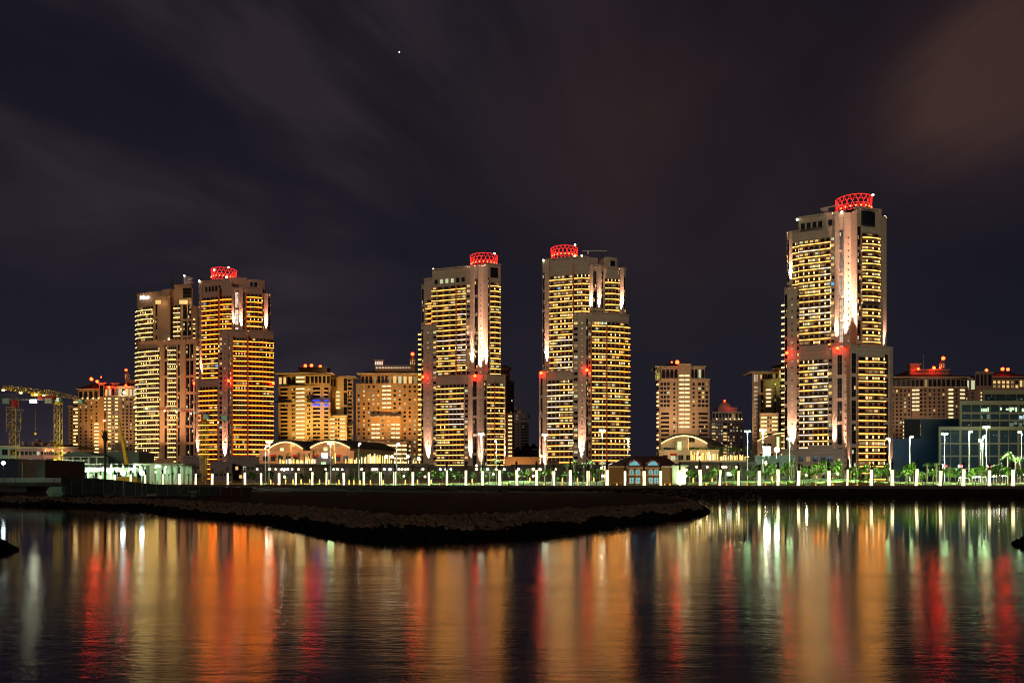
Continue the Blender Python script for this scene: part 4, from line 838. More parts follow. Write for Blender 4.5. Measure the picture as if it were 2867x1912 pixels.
for (w0, w1), (c0, c1) in zip(zip(Wl, Wl[1:]), zip(Cl, Cl[1:])):
    seg = max(1, int((w1-w0).length/2.5))
    for i in range(seg):
        for k in range(sub):
            def q(i, k): 
                p = (w0.lerp(w1, i/seg)).lerp(c0.lerp(c1, i/seg), k/sub); z = -.5 if k == 0 else p.z+.12*math.sin(p.x*1.7+p.y*.8)*math.sin(p.x*.6-p.y*1.3)*(0 if k == sub else 1); return (p.x, p.y, z)
            mb.face([q(i, k), q(i+1, k), q(i+1, k+1), q(i, k+1)])
    L_ = ((w1-w0).length+(c1-c0).length)/2; sl = ((c0-w0).length+(c1-w1).length)/2; near = (w0.y+w1.y)/2
    den = 7.5 if near < 90 else 5.0 if near < 120 else 3.0
    for _ in range(int(L_*sl*den)):
        t, u = RL.random(), RL.random()**.9; p = (w0.lerp(w1, t)).lerp(c0.lerp(c1, t), u*1.02-.02); r = RL.uniform(.16, .42)*(1.15 if near < 75 else 1.0)*(1 if u < .93 else .6)
        rock(rk, (p.x, p.y, p.z+r*.15), r, 1 if p.z < .50+.16*math.sin(p.x*.5+p.y*.3) else 0, RL)
structure(mb, 'island_bank', [bankm])
o = rk.build('riprap_stones', [rockd, rockw]); tag(o, 'heaped riprap stones on the bank of the dark sandy spit', 'stones', kind='stuff')
mb = MB(); back = [(8, 203), (-76, 232), (-135, 252), (-230, 262), (-260, 130)]
poly = [(p.x, p.y) for p in Cl]+back
mb.prism(poly, ISZ-.6, ISZ, 0, bottom=False); structure(mb, 'island', [soil])
rk = MB()
for _ in range(2600):
    X = RL.uniform(-20, 190); t = RL.random(); k = RL.uniform(.25, 1); r = RL.uniform(.1, .32); rock(rk, (X, deckY(X)-2.1-11.5*k, 2.2-(k-.12)/.88*2.7+.05), r, 0 if RL.random() < .35 and X < 60 else 1, RL)
o = rk.build('bank_stones', [rockd, rockw]); tag(o, 'dark stones covering the far bank below the promenade', 'stones', kind='stuff')
shrubm = mat('dry scrub', (.05, .06, .018), rough=1, noise=.4, nscale=2)
mb = MB()
for _ in range(900):
    X = RL.uniform(-78, 60); k = RL.uniform(.0, .45); c = Vector((X, deckY(X)-3-8*k, 1.9-k*2)); a = RL.uniform(0, 6.3); h = RL.uniform(.2, .6)
    for j in range(4): b_ = a+j*1.5; mb.face([c+Vector((math.cos(b_)*.1, math.sin(b_)*.1, 0)), c+Vector((math.cos(b_+.6)*.1, math.sin(b_+.6)*.1, 0)), c+Vector((math.cos(b_+.3)*.35, math.sin(b_+.3)*.35, h))])
o = mb.build('bank_scrub', shrubm); tag(o, 'low dry scrub along the top of the far bank', 'scrub', kind='stuff')
# stones close to the camera, cut by the left and right edges
for nm, cx, cy, w, d_, h, lab in (('rock_pile', -31.4, 47.0, 1.5, 2.0, 1.35, 'black rock pile in the water at the left edge, nearest the camera'), ('rock_pile', 33.9, 52, .9, 1.1, .7, 'small black rock pile in the water at the right edge')):
    mb = MB()
    for _ in range(260 if w > 1 else 45):
        a = RL.uniform(0, 6.3); q = RL.random()**.6; x = cx+w*q*math.cos(a); y = cy+d_*q*math.sin(a); rock(mb, (x, y, h*(1-q)*RL.uniform(.6, 1.1)-.05), RL.uniform(.18, .42), 0, RL)
    o = mb.build(nm, rockw); tag(o, lab, 'rocks')

# lawn with mounds behind the promenade
grassm = mat('lawn grass', (.06, .15, .018), rough=1, noise=.45, nscale=.5, bump=.5, bscale=6); pathm = mat('pale gravel path', (.30, .28, .20), noise=.2)
def lawnz(X, d): return 2.82+max(0, plin([(-60, .7), (10, 1.4), (50, 2.2), (130, 1.9)], X)*math.sin(min(1, d/30)*PI)*(.72+.28*math.sin(X*.075+1.2))*(.85+.15*math.sin(X*.21+d*.1)))
mb = MB(); nx = 150
for i in range(nx):
    for k in range(10):
        X0, X1 = -95+250*i/nx, -95+250*(i+1)/nx; d0, d1 = 12+3*k, 15+3*k
        mb.face([(X0, deckY(X0)+d0, lawnz(X0, d0-12)), (X1, deckY(X1)+d0, lawnz(X1, d0-12)), (X1, deckY(X1)+d1, lawnz(X1, d1-12)), (X0, deckY(X0)+d1, lawnz(X0, d1-12))])
structure(mb, 'lawn', grassm, True)

# ------------------------------------------------------------------ glowing pillars along the promenade
pilM = emi('pillar light panel', (2.4, 2.1, 1.05)); pilY = emi('pillar foot light', (3.5, 2.2, .35)); trunkm = mat('charred carved timber', (.030, .016, .010), rough=.9, noise=.4, nscale=3)
def make_pillar(v):
    RR = random.Random(40+v); t = thing('light_pillar', 'pillar', 'light pillar', (0, 0, 0), 'glowing pillars along the promenade')
    mb = MB(); w = .26; prev = None; n = 6; h = 4.0
    rings = []
    for k in range(n+1):
        z = .12+(h-.12)*k/n; dx = RR.uniform(-.03, .03); s = w*(1.12 if k == 0 else 1)*RR.uniform(.93, 1.06); rings.append([(dx-s, -s, z), (dx+s, -s, z), (dx+s, s, z), (dx-s, s, z)])
    for a, b_ in zip(rings, rings[1:]): mb.hexa(a+b_, 0)
    mb.build('lit_shaft', pilM, t)
    mb = MB(); mb.box(-.36, .36, -.36, .36, 0, .12); mb.build('foot_light', pilY, t)
    mb = MB(); lx = RR.choice((-1, 1))
    mb.bar((lx*.36, .25, 0), (lx*.30, .25, h), .13, 0, 6, .12)
    prof = [(.30, h), (.25, h+.5), (.20, h+1.0), (.19, h+1.25), (.33, h+1.45), (.36, h+1.65), (.20, h+1.85)]; sh = RR.uniform(.8, 1.15); tilt = RR.uniform(-.1, .1)
    mb.lathe((0, 0, 0), [(r, h+(z-h)*sh) for r, z in prof], 0, 9)
    zt = h+1.7*sh
    for k in range(RR.randint(1, 3)): a = RR.uniform(0, 6.3); mb.bar((0, 0, zt), (math.cos(a)*.25+tilt, math.sin(a)*.2, zt+RR.uniform(.4, 1.0)), .1, 0, 5, .03)
    for k in range(5): a = RR.uniform(0, 6.3); mb.bar((math.cos(a)*.2, math.sin(a)*.2, h+1.3*sh), (math.cos(a)*.48, math.sin(a)*.48, h+(1.25+RR.uniform(-.1, .35))*sh), .07, 0, 4, .02)
    mb.build('carved_top', trunkm, t)
    return t
PX = [281, 321.6, 366, 407.5, 455, 502, 547, 594, 637, 686, 731.5, 781.7, 828.7, 873.6, 914.8, 963.5, 1018.6, 1065.6, 1105, 1156, 1201.4, 1250.3, 1304.3, 1351, 1398, 1447.3, 1502.5, 1549, 1597, 1646.3, 1699.9, 1750.4, 1803.8, 1849.8, 1903.4, 1961.6, 2014.8, 2067.4, 2125.4, 2179, 2235, 2321.6, 2373.6, 2439.5, 2498.7, 2564.9, 2632.6, 2696.9, 2769.2, 2836.7]
def near_landmark(x):
    for a, b_, s in ((0, 360, 'by the building site'), (360, 540, 'below the hotel tower'), (540, 770, 'below the orange tower'), (770, 1000, 'below the golden block'), (1000, 1175, 'below the amber block'), (1175, 1420, 'below the tower left of centre'), (1420, 1500, 'between the two central towers'), (1500, 1690, 'below the tower right of centre'), (1690, 1915, 'in front of the villa'), (1915, 2190, 'before the open lawn'), (2190, 2500, 'below the tallest tower'), (2500, 2900, 'before the glass office')):
        if a <= x < b_: return s
protos = [make_pillar(v) for v in range(6)]; used = [False]*6
def solveX(px):
    X = 0; Y = 210
    for _ in range(20): X = XW(px, Y); Y = deckY(X)
    return X, Y
for i, px in enumerate(PX):
    v = R.randrange(6); t = protos[v] if not used[v] else copy_tree(protos[v]); used[v] = True
    X, Y = solveX(px); t.location = (X, Y, 2.8); t.rotation_euler = (R.uniform(-.02, .02), R.gauss(0, .022), R.uniform(0, 6.28)); t.scale = (1, 1, R.uniform(.94, 1.06)*plin([(300, .8), (700, .92), (1400, 1.0), (2900, 1.0)], px))
    t['label'] = '%s glowing pillar from the left, %s' % (ordw(i+1), near_landmark(px))
    if abs(px-2564.9) < 1: t.rotation_euler = (0, .06, 0)
for v in range(6):
    if not used[v]:
        for c in list(protos[v].children): bpy.data.objects.remove(c)
        bpy.data.objects.remove(protos[v])
# railing between them
t = thing('railing', 'dark promenade railing with posts and two rails behind the glowing pillars', 'railing', (0, 210, 2.8)); mb = MB(); nposts = 0
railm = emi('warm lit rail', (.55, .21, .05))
prevp = None; posts = MB()
X = -128
while X < 150:
    Y = deckY(X)-.6; p = MB(); p.bar((X, Y, 2.8), (X, Y, 4.0), .07, 0, 4)
    if nposts < 100 and X > -110: p.build('post', blk, t); nposts += 1
    else: posts.add(p)
    if prevp:
        for z in (3.15, 3.5, 3.9): mb.bar((prevp[0], prevp[1], z), (X, Y, z), .022, 0, 4)
    prevp = (X, Y); X += 1.9
mb.build('rails', railm, t); o = posts.build('posts', blk, t); o['kind'] = 'stuff'
for i, px in enumerate([760, 848, 938, 1035, 1130, 1230, 1325, 1420, 1524, 1620, 1730, 1880, 1982, 2040, 2098, 2150, 2292, 2340, 2410, 2850, 1575, 1865]):
    X, Y = solveX(px); t = thing('bollard_light', '%s small amber bollard light from the left, low behind the railing' % ordw(sorted([760, 848, 938, 1035, 1130, 1230, 1325, 1420, 1524, 1620, 1730, 1880, 1982, 2040, 2098, 2150, 2292, 2340, 2410, 2850, 1575, 1865]).index(px)+1), 'bollard light', (X, Y+2, 2.8), 'amber bollard lights on the promenade')
    mb = MB(); mb.box(X-.14, X+.14, Y+1.9, Y+2.15, 2.8, 3.4); mb.build('post', railm, t); mb = MB(); mb.box(X-.13, X+.13, Y+1.87, Y+1.9, 2.95, 3.5); mb.build('lens', emi('amber bollard lens', (1.6, .6, .08)) if i == 0 else bpy.data.materials['amber bollard lens'], t)

# ------------------------------------------------------------------ trees and palms in the park strip
leafA = mat('leaf green', (.095, .21, .022), rough=.8, noise=.35, nscale=1.5); leafB = mat('leaf dark green', (.05, .10, .018), rough=.8, noise=.35, nscale=1.5); bark = mat('bark', (.12, .09, .06), noise=.3, nscale=4)
def leafcloud(mb, c, r, n, RR, size=.16, flat=.8):
    for _ in range(n):
        d = Vector((RR.gauss(0, 1), RR.gauss(0, 1), RR.gauss(0, 1))).normalized()*r*RR.uniform(.35, 1.0)**.6; d.z *= flat
        p = Vector(c)+d; u = Vector((RR.uniform(-1, 1), RR.uniform(-1, 1), RR.uniform(-1, 1))).normalized(); w = u.cross(Vector((RR.uniform(-1, 1), RR.uniform(-1, 1), 1))).normalized(); s = size*RR.uniform(.6, 1.3)
        mb.face([p-u*s, p+w*s*.7, p+u*s, p-w*s*.7], 0 if RR.random() < .6 else 1)
def make_tree(v, h=3.4):
    RR = random.Random(90+v); t = thing('small_tree', 'tree', 'tree', (0, 0, 0), 'young trees in the park strip')
    tr = MB(); fork = h*.42; lean = RR.uniform(-.1, .1); tr.bar((0, 0, 0), (lean, 0, fork), .07, 0, 6, .05); cr = MB(); k = RR.randint(5, 7)
    for i in range(k):
        a = 2*PI*i/k+RR.uniform(-.5, .5); q = RR.uniform(.2, .55); e = (lean+math.cos(a)*q, math.sin(a)*q, fork+RR.uniform(.4, h*.5)); tr.bar((lean, 0, fork-.1), e, .035, 0, 4, .015); leafcloud(cr, e, RR.uniform(.35, .6), 75, RR)
    leafcloud(cr, (lean, 0, h*.88), .45, 60, RR)
    tr.build('trunk', bark, t); cr.build('crown', [leafA if v % 3 else leafB, leafB], t); return t
def make_palm(v, h=4.6, fan=1.15):
    RR = random.Random(190+v); t = thing('palm_tree', 'palm', 'palm tree', (0, 0, 0), 'palms in the park strip')
    tr = MB(); tr.lathe((0, 0, 0), [(.22, 0), (.17, .4), (.15, h*.6), (.2, h*.92), (.12, h)], 0, 8); cr = MB()
    for i in range(22):
        a = 2*PI*i/22+RR.uniform(-.2, .2); up = RR.uniform(-.2, 1.0); L_ = fan*RR.uniform(.8, 1.15); pts = []
        for k in range(6): s = k/5; pts.append(Vector((math.cos(a)*L_*s*(.5+.5*(1-up)), math.sin(a)*L_*s*(.5+.5*(1-up)), h+L_*(up*s*1.1-.75*s*s))))
        w = Vector((-math.sin(a), math.cos(a), 0))
        for k in range(5):
            for sd in (-1, 1):
                for j in range(2): q = pts[k].lerp(pts[k+1], j*.5); cr.face([q, q.lerp(pts[k+1], .35), q+w*sd*.26*math.sin(PI*(k+.6)/6)+Vector((0, 0, -.14))+(pts[k+1]-pts[k])*.5], (i+k) % 2)
    tr.build('trunk', bark, t); cr.build('crown', [leafA, leafB], t); return t
def plant(protos, spots, word, nm):
    used = set(); spots = sorted(spots)
    for i, (px, dY, sc) in enumerate(spots):
        v = R.randrange(len(protos)); t = protos[v] if v not in used else copy_tree(protos[v]); used.add(v)
        Y = deckY(XW(px, 225))+dY; X = XW(px, Y); t.location = (X, Y, max(2.8, lawnz(X, dY-12)) if dY < 42 else 2.8); t.rotation_euler = (0, 0, R.uniform(0, 6.28)); t.scale = (sc, sc, sc*R.uniform(.9, 1.1))
        t['label'] = '%s %s from the left, %s' % (ordw(i+1), word, near_landmark(px))
spots = []
x = 700
while x < 2867:
    if not 1700 < x < 1925:
        for _ in range(2 if x > 1920 else 1): spots.append((x+R.uniform(-8, 8), R.uniform(22, 48), R.uniform(.8, 1.3)*(1.2 if x > 2100 else 1)))
    x += R.uniform(11, 24)
plant([make_tree(v) for v in range(7)], spots, 'young leafy tree', 'small_tree')
palms = [(700, 30, .9), (716, 34, .8), (484, 40, .8), (473, 44, .75), (528, 42, .8), (560, 40, .9), (622, 36, 1.0), (652, 38, .85), (940, 40, 1.1), (992, 34, 1.0), (1075, 38, 1.0), (1390, 36, 1.5), (1404, 40, 1.0), (1370, 40, .9), (1588, 36, 1.3), (1608, 40, 1.4), (1635, 34, 1.2), (1655, 44, 1.5), (2131, 30, 1.1), (2170, 28, 1.1), (2216, 30, 1.2), (2222, 26, 1.0), (2242, 34, 1.1), (2596, 30, 1.2), (2622, 28, 1.2), (2655, 32, 1.0), (2801, 40, 1.3), (2823, 44, 1.9), (2844, 46, 1.7), (2858, 40, 1.6)]
plant([make_palm(v) for v in range(4)], palms, 'short palm', 'palm_tree')

# ------------------------------------------------------------------ street lamps
lampn = 0
def street_lamp(x, y, Y=250, twin=True, power=1.0, label='', green=True, base=2.8, head=1.0, lit=True, beam=True):
    p = P(x, y, Y); t = thing('street_lamp', label, 'street lamp', (p.x, Y, base), 'tall street lamps')
    mb = MB(); mb.bar((p.x, Y, base), (p.x, Y, p.z+.1), .17, 0, 8, .09); mb.build('pole', steel, t)
    for s in ((-1, 1) if twin else (-1 if x % 2 < 1 else 1,)):
        mb = MB(); mb.bar((p.x, Y, p.z), (p.x+s*.3, Y, p.z+.1), .06, 0, 5); mb.build('arm', steel, t)
        mb = MB(); c = p.x+s*.55*head; q = .38*head; mb.hexa([(c-q, Y-.3, p.z), (c+q, Y-.3, p.z), (c+q, Y+.3, p.z), (c-q, Y+.3, p.z), (c-q*.7, Y-.2, p.z+.28), (c+q*.7, Y-.2, p.z+.28), (c+q*.7, Y+.2, p.z+.28), (c-q*.7, Y+.2, p.z+.28)], 0)
        o = mb.build('lamp_head', steel, t); mb = MB(); mb.box(c-q*.9, c+q*.9, Y-.34, Y+.27, p.z-.42, p.z-.003); mb.build('lens', lensG if green else lensW, o)
    if beam: lamp('lamp_light', 'SPOT', (p.x, Y-.2, p.z-.4), (60000 if x > 1300 else 22000)*power, (.80, 1, .62) if green else (.8, .97, .85), t, target=(p.x, Y-1, 0), size=.4, angle=150, blend=.6)
lensG = emi('greenish lamp lens', (12, 20, 8.5)); lensW = emi('cool lamp lens', (15, 17, 12))
LP = [(753.4, 1235, 1, 1.0, 'tall twin street lamp right of the orange tower'), (743, 1248, 0, .4, 'thin single street lamp beside the twin one right of the orange tower'), (926, 1239.5, 1, .8, 'tall street lamp in front of the second arched roof'), (1005, 1240, 0, .5, 'single street lamp in front of the amber block, left side'), (1111, 1241, 0, .9, 'single street lamp before the amber block, right side'),
      (1347, 1213.5, 1, .9, 'twin street lamp before the right edge of the tower left of centre'), (1390, 1233, 0, .4, 'single street lamp before the curved balconies left of centre'), (1526, 1215, 1, 1.0, 'twin street lamp before the left edge of the tower right of centre'), (1686, 1203, 1, .7, 'twin street lamp before the orange balconies right of centre'), (1758, 1226, 0, .4, 'single street lamp at the right edge of the tower right of centre'),
      (2093, 1206, 1, 1.1, 'twin street lamp right of the domed hotel'), (2136, 1202, 1, 1.3, 'very bright street lamp above the white billboard'), (2210.5, 1226, 1, 1.0, 'twin street lamp at the left foot of the tallest tower'), (2490, 1226, 0, 1.0, 'street lamp at the right foot of the tallest tower'), (2547.5, 1221, 0, 1.0, 'street lamp before the dark hall'), (2644.5, 1212.5, 1, 1.1, 'street lamp at the left corner of the glass office'),
      (2713, 1206.5, 0, 1.0, 'street lamp before the left bays of the glass office'), (2746, 1232, 0, .4, 'shorter street lamp beside another before the glass office'), (2751.5, 1221, 0, .8, 'bright street lamp between a shorter one and the tall twin one'), (2761.5, 1193.5, 1, 1.0, 'tallest twin street lamp, before the glass office'), (2860, 1208, 0, 1.0, 'street lamp at the far right edge')]
for x, y, tw, pw, l in LP: street_lamp(x, y, 250 if x < 2650 else 240, bool(tw), pw, l, green=x > 2000 or x in (926,), head=1.0 if pw > .5 else .6)
gl = sorted([755, 795, 797, 1334, 1389.5, 1131, 1190, 1527, 1531, 1684, 1695, 1930.5, 2143, 2257, 2345, 1381, 1450, 1493, 1706, 1687, 1921, 2797])
gy = {1334: 1303, 1389.5: 1314, 1131: 1333, 1190: 1334, 1527: 1328, 1531: 1325, 1684: 1310, 1695: 1310, 1930.5: 1326, 2143: 1295, 2257: 1330, 2345: 1326, 1381: 1327, 755: 1313, 795: 1315, 797: 1335}
for i, x in enumerate(gl):
    Y = 238; p = P(x, gy.get(x, 1332), Y); t = thing('globe_lamp', '%s white globe lamp from the left, %s' % (ordw(i+1), near_landmark(x)), 'park lamp', (p.x, Y, 2.8), 'globe lamps in the park')
    mb = MB(); mb.bar((p.x, Y, 2.8), (p.x, Y, p.z-.2), .05, 0, 6); mb.build('post', blk, t); mb = MB(); mb.ball(p, .30, 0, 10, 7); mb.build('globe', wglobe, t, True)
    lamp('globe_light', 'POINT', (p.x, Y-.5, p.z+.1), 320, (1, .85, .55), t, size=.3)
gs = [1215+52*k for k in range(9)]+[1925+47*k for k in range(20)]+[735+75*k for k in range(6)]; gs.sort()
for i, px in enumerate(gs):
    Y = deckY(XW(px, 225))+17; X = XW(px, Y); t = thing('garden_spotlight', '%s low garden spotlight from the left, %s' % (ordw(i+1), near_landmark(px)), 'garden light', (X, Y, 2.8), 'low garden spotlights facing the trees')
    mb = MB(); z = lawnz(X, 5); mb.box(X-.12, X+.12, Y-.1, Y+.1, z-.2, z+.22); mb.build('housing', blk, t); mb = MB(); mb.box(X-.1, X+.1, Y+.1, Y+.12, z+.02, z+.2); mb.build('lens', lensG, t)
    lamp('spot_beam', 'SPOT', (X, Y+.3, z+.6), (5200 if px > 1900 else 2800 if px > 1200 else 1000)*R.uniform(.5, 1.4), (.78, 1, .42), t, target=(X, Y+12, 6.2), size=.3, angle=140, blend=.8)
# small lit park pylons
bx = sorted([758, 800, 820.6, 843, 867, 894.6, 920.8, 949, 977.6, 990.6, 1008, 1037, 1072.6, 1135, 1169, 1207, 1322, 1483.6, 1574.6, 1616.7, 1662.5, 1941, 1994, 2330, 2162])
for i, x in enumerate(bx):
    Y = 244; p0 = P(x, 1341, Y); t = thing('park_pylon', '%s slim amber pylon from the left, %s' % (ordw(i+1), near_landmark(x)), 'park light', (p0.x, Y, 2.8), 'slim amber pylons in the park')
    mb = MB(); z0 = lawnz(p0.x, 20); mb.lathe((p0.x, Y, z0-.3), [(.22, 0), (.22, .1)], 0, 8); mb.build('base', blk, t); mb = MB(); mb.lathe((p0.x, Y, z0-.2), [(.16, 0), (.19, .5), (.17, 1.1), (.10, 1.5)], 0, 8); mb.build('lit_shaft', emi('pylon light', (1.9, 1.25, .25)) if i == 0 else bpy.data.materials['pylon light'], t)

# ------------------------------------------------------------------ villa in front of the park
def add_window_cyan(B, f, c, w, z0, z1, arch, m, fr):
    mb = MB(); f.box(mb, c-w/2-.2, c+w/2+.2, z0-.2, z1, 0, .06, 1); f.box(mb, c-w/2, c+w/2, z0, z1, .06, .1, 0)
    if arch:
        pts = [f.p(c+math.cos(PI*k/8)*w/2, 0) for k in range(9)]
        for rr, d0, d1, mi in ((w/2+.2, 0, .06, 1), (w/2, .06, .1, 0)):
            n = 8; 
            for k in range(n):
                a, b_ = PI*k/n, PI*(k+1)/n; s0, s1 = c-math.cos(a)*rr, c-math.cos(b_)*rr; h0, h1 = math.sin(a)*rr, math.sin(b_)*rr
                q = [f.p(s0, d1), f.p(s1, d1), f.p(s1, d0), f.p(s0, d0)]; mb.hexa([(*q[0], z1), (*q[1], z1), (*q[2], z1), (*q[3], z1), (*q[0], z1+h0+.01), (*q[1], z1+h1+.01), (*q[2], z1+h1+.01), (*q[3], z1+h0+.01)], mi)
        f.box(mb, c-w/2, c+w/2, z1-.08, z1+.08, .1, .16, 2)
    f.box(mb, c-.05, c+.05, z0, z1+(w/2 if arch else 0), .1, .16, 2); f.box(mb, c-w/2, c+w/2, (z0+z1)/2-.05, (z0+z1)/2+.05, .1, .15, 2)
    mb.build('window', [m, white, fr], B.root)
def villa():
    B = Building('villa', 'two storey ochre villa with maroon hip roof, gabled dormers and cyan lit arched windows', 'villa', 1790, 1345, 225)
    Y = 225; vw = mat('villa ochre wall', (.22, .125, .045), noise=.12); vr = mat('maroon roof tile', (.085, .022, .012), noise=.4, nscale=2.5); cyan = emi('cyan lit window', (.17, .52, .58)); red = mat('red gable trim', (.30, .05, .02))
    X0, X1 = XW(1706, Y), XW(1880, Y); ze = ZW(1305, Y); zp = ZW(1280, Y)
    mb = MB(); mb.box(X0, X1, Y, Y+14, 2.5, ze); xa, xb = XW(1756, Y), XW(1847, Y); mb.box(xa, xb, Y-1.5, Y, 2.5, ze); mb.build('wall', vw, B.root)
    mb = MB(); o_ = .8; b_ = [(X0-o_, Y-o_, ze), (X1+o_+1.2, Y-o_, ze), (X1+o_+1.2, Y+14+o_, ze), (X0-o_, Y+14+o_, ze)]; mb.hexa(b_+[(XW(1766, Y+6), Y+6.5, zp+.6), (XW(1862, Y+6), Y+6.5, zp+.6), (XW(1862, Y+6), Y+7.5, zp+.6), (XW(1766, Y+6), Y+7.5, zp+.6)])
    mb.build('roof', vr, B.root)
    mb = MB(); mb.box(X0-.9, X1+2.1, Y-.95, Y-.8, ze-.35, ze+.02); mb.box(xa-.2, xb+.2, Y-1.75, Y-1.5, ze-.7, ze-.35); mb.box(xa-.1, xb+.1, Y-1.62, Y-1.5, ZW(1330, Y), ZW(1328, Y)); mb.build('cornice', trim, B.root)
    f = Facet((xa, Y-1.5), (xb, Y-1.5))
    for px in (1766, 1783.5, 1819.5, 1835):
        c = XW(px, Y)-xa; add_window_cyan(B, f, c, 1.0, ZW(1329, Y), ZW(1320, Y), True, cyan, blk); add_window_cyan(B, f, c, .95, ZW(1352, Y), ZW(1337, Y), False, cyan, blk)
    for px in (1775.5, 1827.5):
        cx = XW(px, Y); w = 1.55; zb = ze; zt = ZW(1286.5, Y); mb = MB()
        for k, (a, b2) in enumerate((((cx-w-.3, zb+.75), (cx, zt)), ((cx, zt), (cx+w+.3, zb+.75)))):
            mb.hexa([(a[0], Y-1.6, a[1]-.28), (b2[0], Y-1.6, b2[1]-.28), (b2[0], Y+3, b2[1]-.28), (a[0], Y+3, a[1]-.28), (a[0], Y-1.6, a[1]), (b2[0], Y-1.6, b2[1]), (b2[0], Y+3, b2[1]), (a[0], Y+3, a[1])])
        d = mb.build('dormer', red, B.root)
        mb = MB(); mb.prism([(cx-w, Y-1.2), (cx+w, Y-1.2), (cx+w, Y+2), (cx-w, Y+2)], zb-.1, zb+.15, 0); mb.hexa([(cx-w, Y-1.2, zb+.15), (cx+w, Y-1.2, zb+.15), (cx+w, Y+2, zb+.15), (cx-w, Y+2, zb+.15), (cx-.5, Y-1.2, zt-.5), (cx+.5, Y-1.2, zt-.5), (cx+.5, Y+2, zt-.5), (cx-.5, Y+2, zt-.5)], 1)
        for k in range(-3, 4): mb.bar((cx+k*.4, Y-1.24, zb+.15), (cx+k*.3, Y-1.24, zt-.55-abs(k)*.12), .035, 2)
        mb.bar((cx-w, Y-1.24, zb+.2), (cx+w, Y-1.24, zb+.2), .09, 2); mb.build('gable_window', [vw, cyan, blk], d)
    XA, XB = XW(1880.5, Y), XW(1917, Y); mb = MB(); mb.box(XA, XB, Y-1, Y+10, 2.5, ze-.2, 0); mb.box(XA-.1, XB+.7, Y-1.5, Y+10.3, ze-.2, ze+.25, 0); mb.build('annex', mat('pale green white wall', (.36, .40, .30), noise=.08), B.root)
    mb = MB(); mb.box(XW(1893.3, Y), XW(1899, Y), Y-1.1, Y-1.0, 3.0, ZW(1319, Y)); mb.build('lit_door', emi('lit doorway', (3.2, 3.6, 2.6)), B.root)
    for px in (1918, 1922): mb = MB(); mb.ball(P(px, 1315, Y-1.4), .3, 0, 8, 5); mb.build('wall_lamp', wglobe, B.root)
    lamp('door_light', 'POINT', P(1896, 1325, Y-3), 220, (.85, 1, .7), B.root, size=.4); lamp('annex_light', 'POINT', P(1915, 1318, Y-4), 220, (.8, 1, .6), B.root, size=.4)
    lamp('facade_fill', 'POINT', P(1800, 1335, Y-6), 200, (1, .62, .2), B.root, size=.5); lamp('facade_fill', 'POINT', P(1725, 1330, Y-5), 120, (1, .6, .15), B.root, size=.5); lamp('facade_fill', 'POINT', P(1865, 1330, Y-5), 120, (1, .6, .15), B.root, size=.5)
villa()

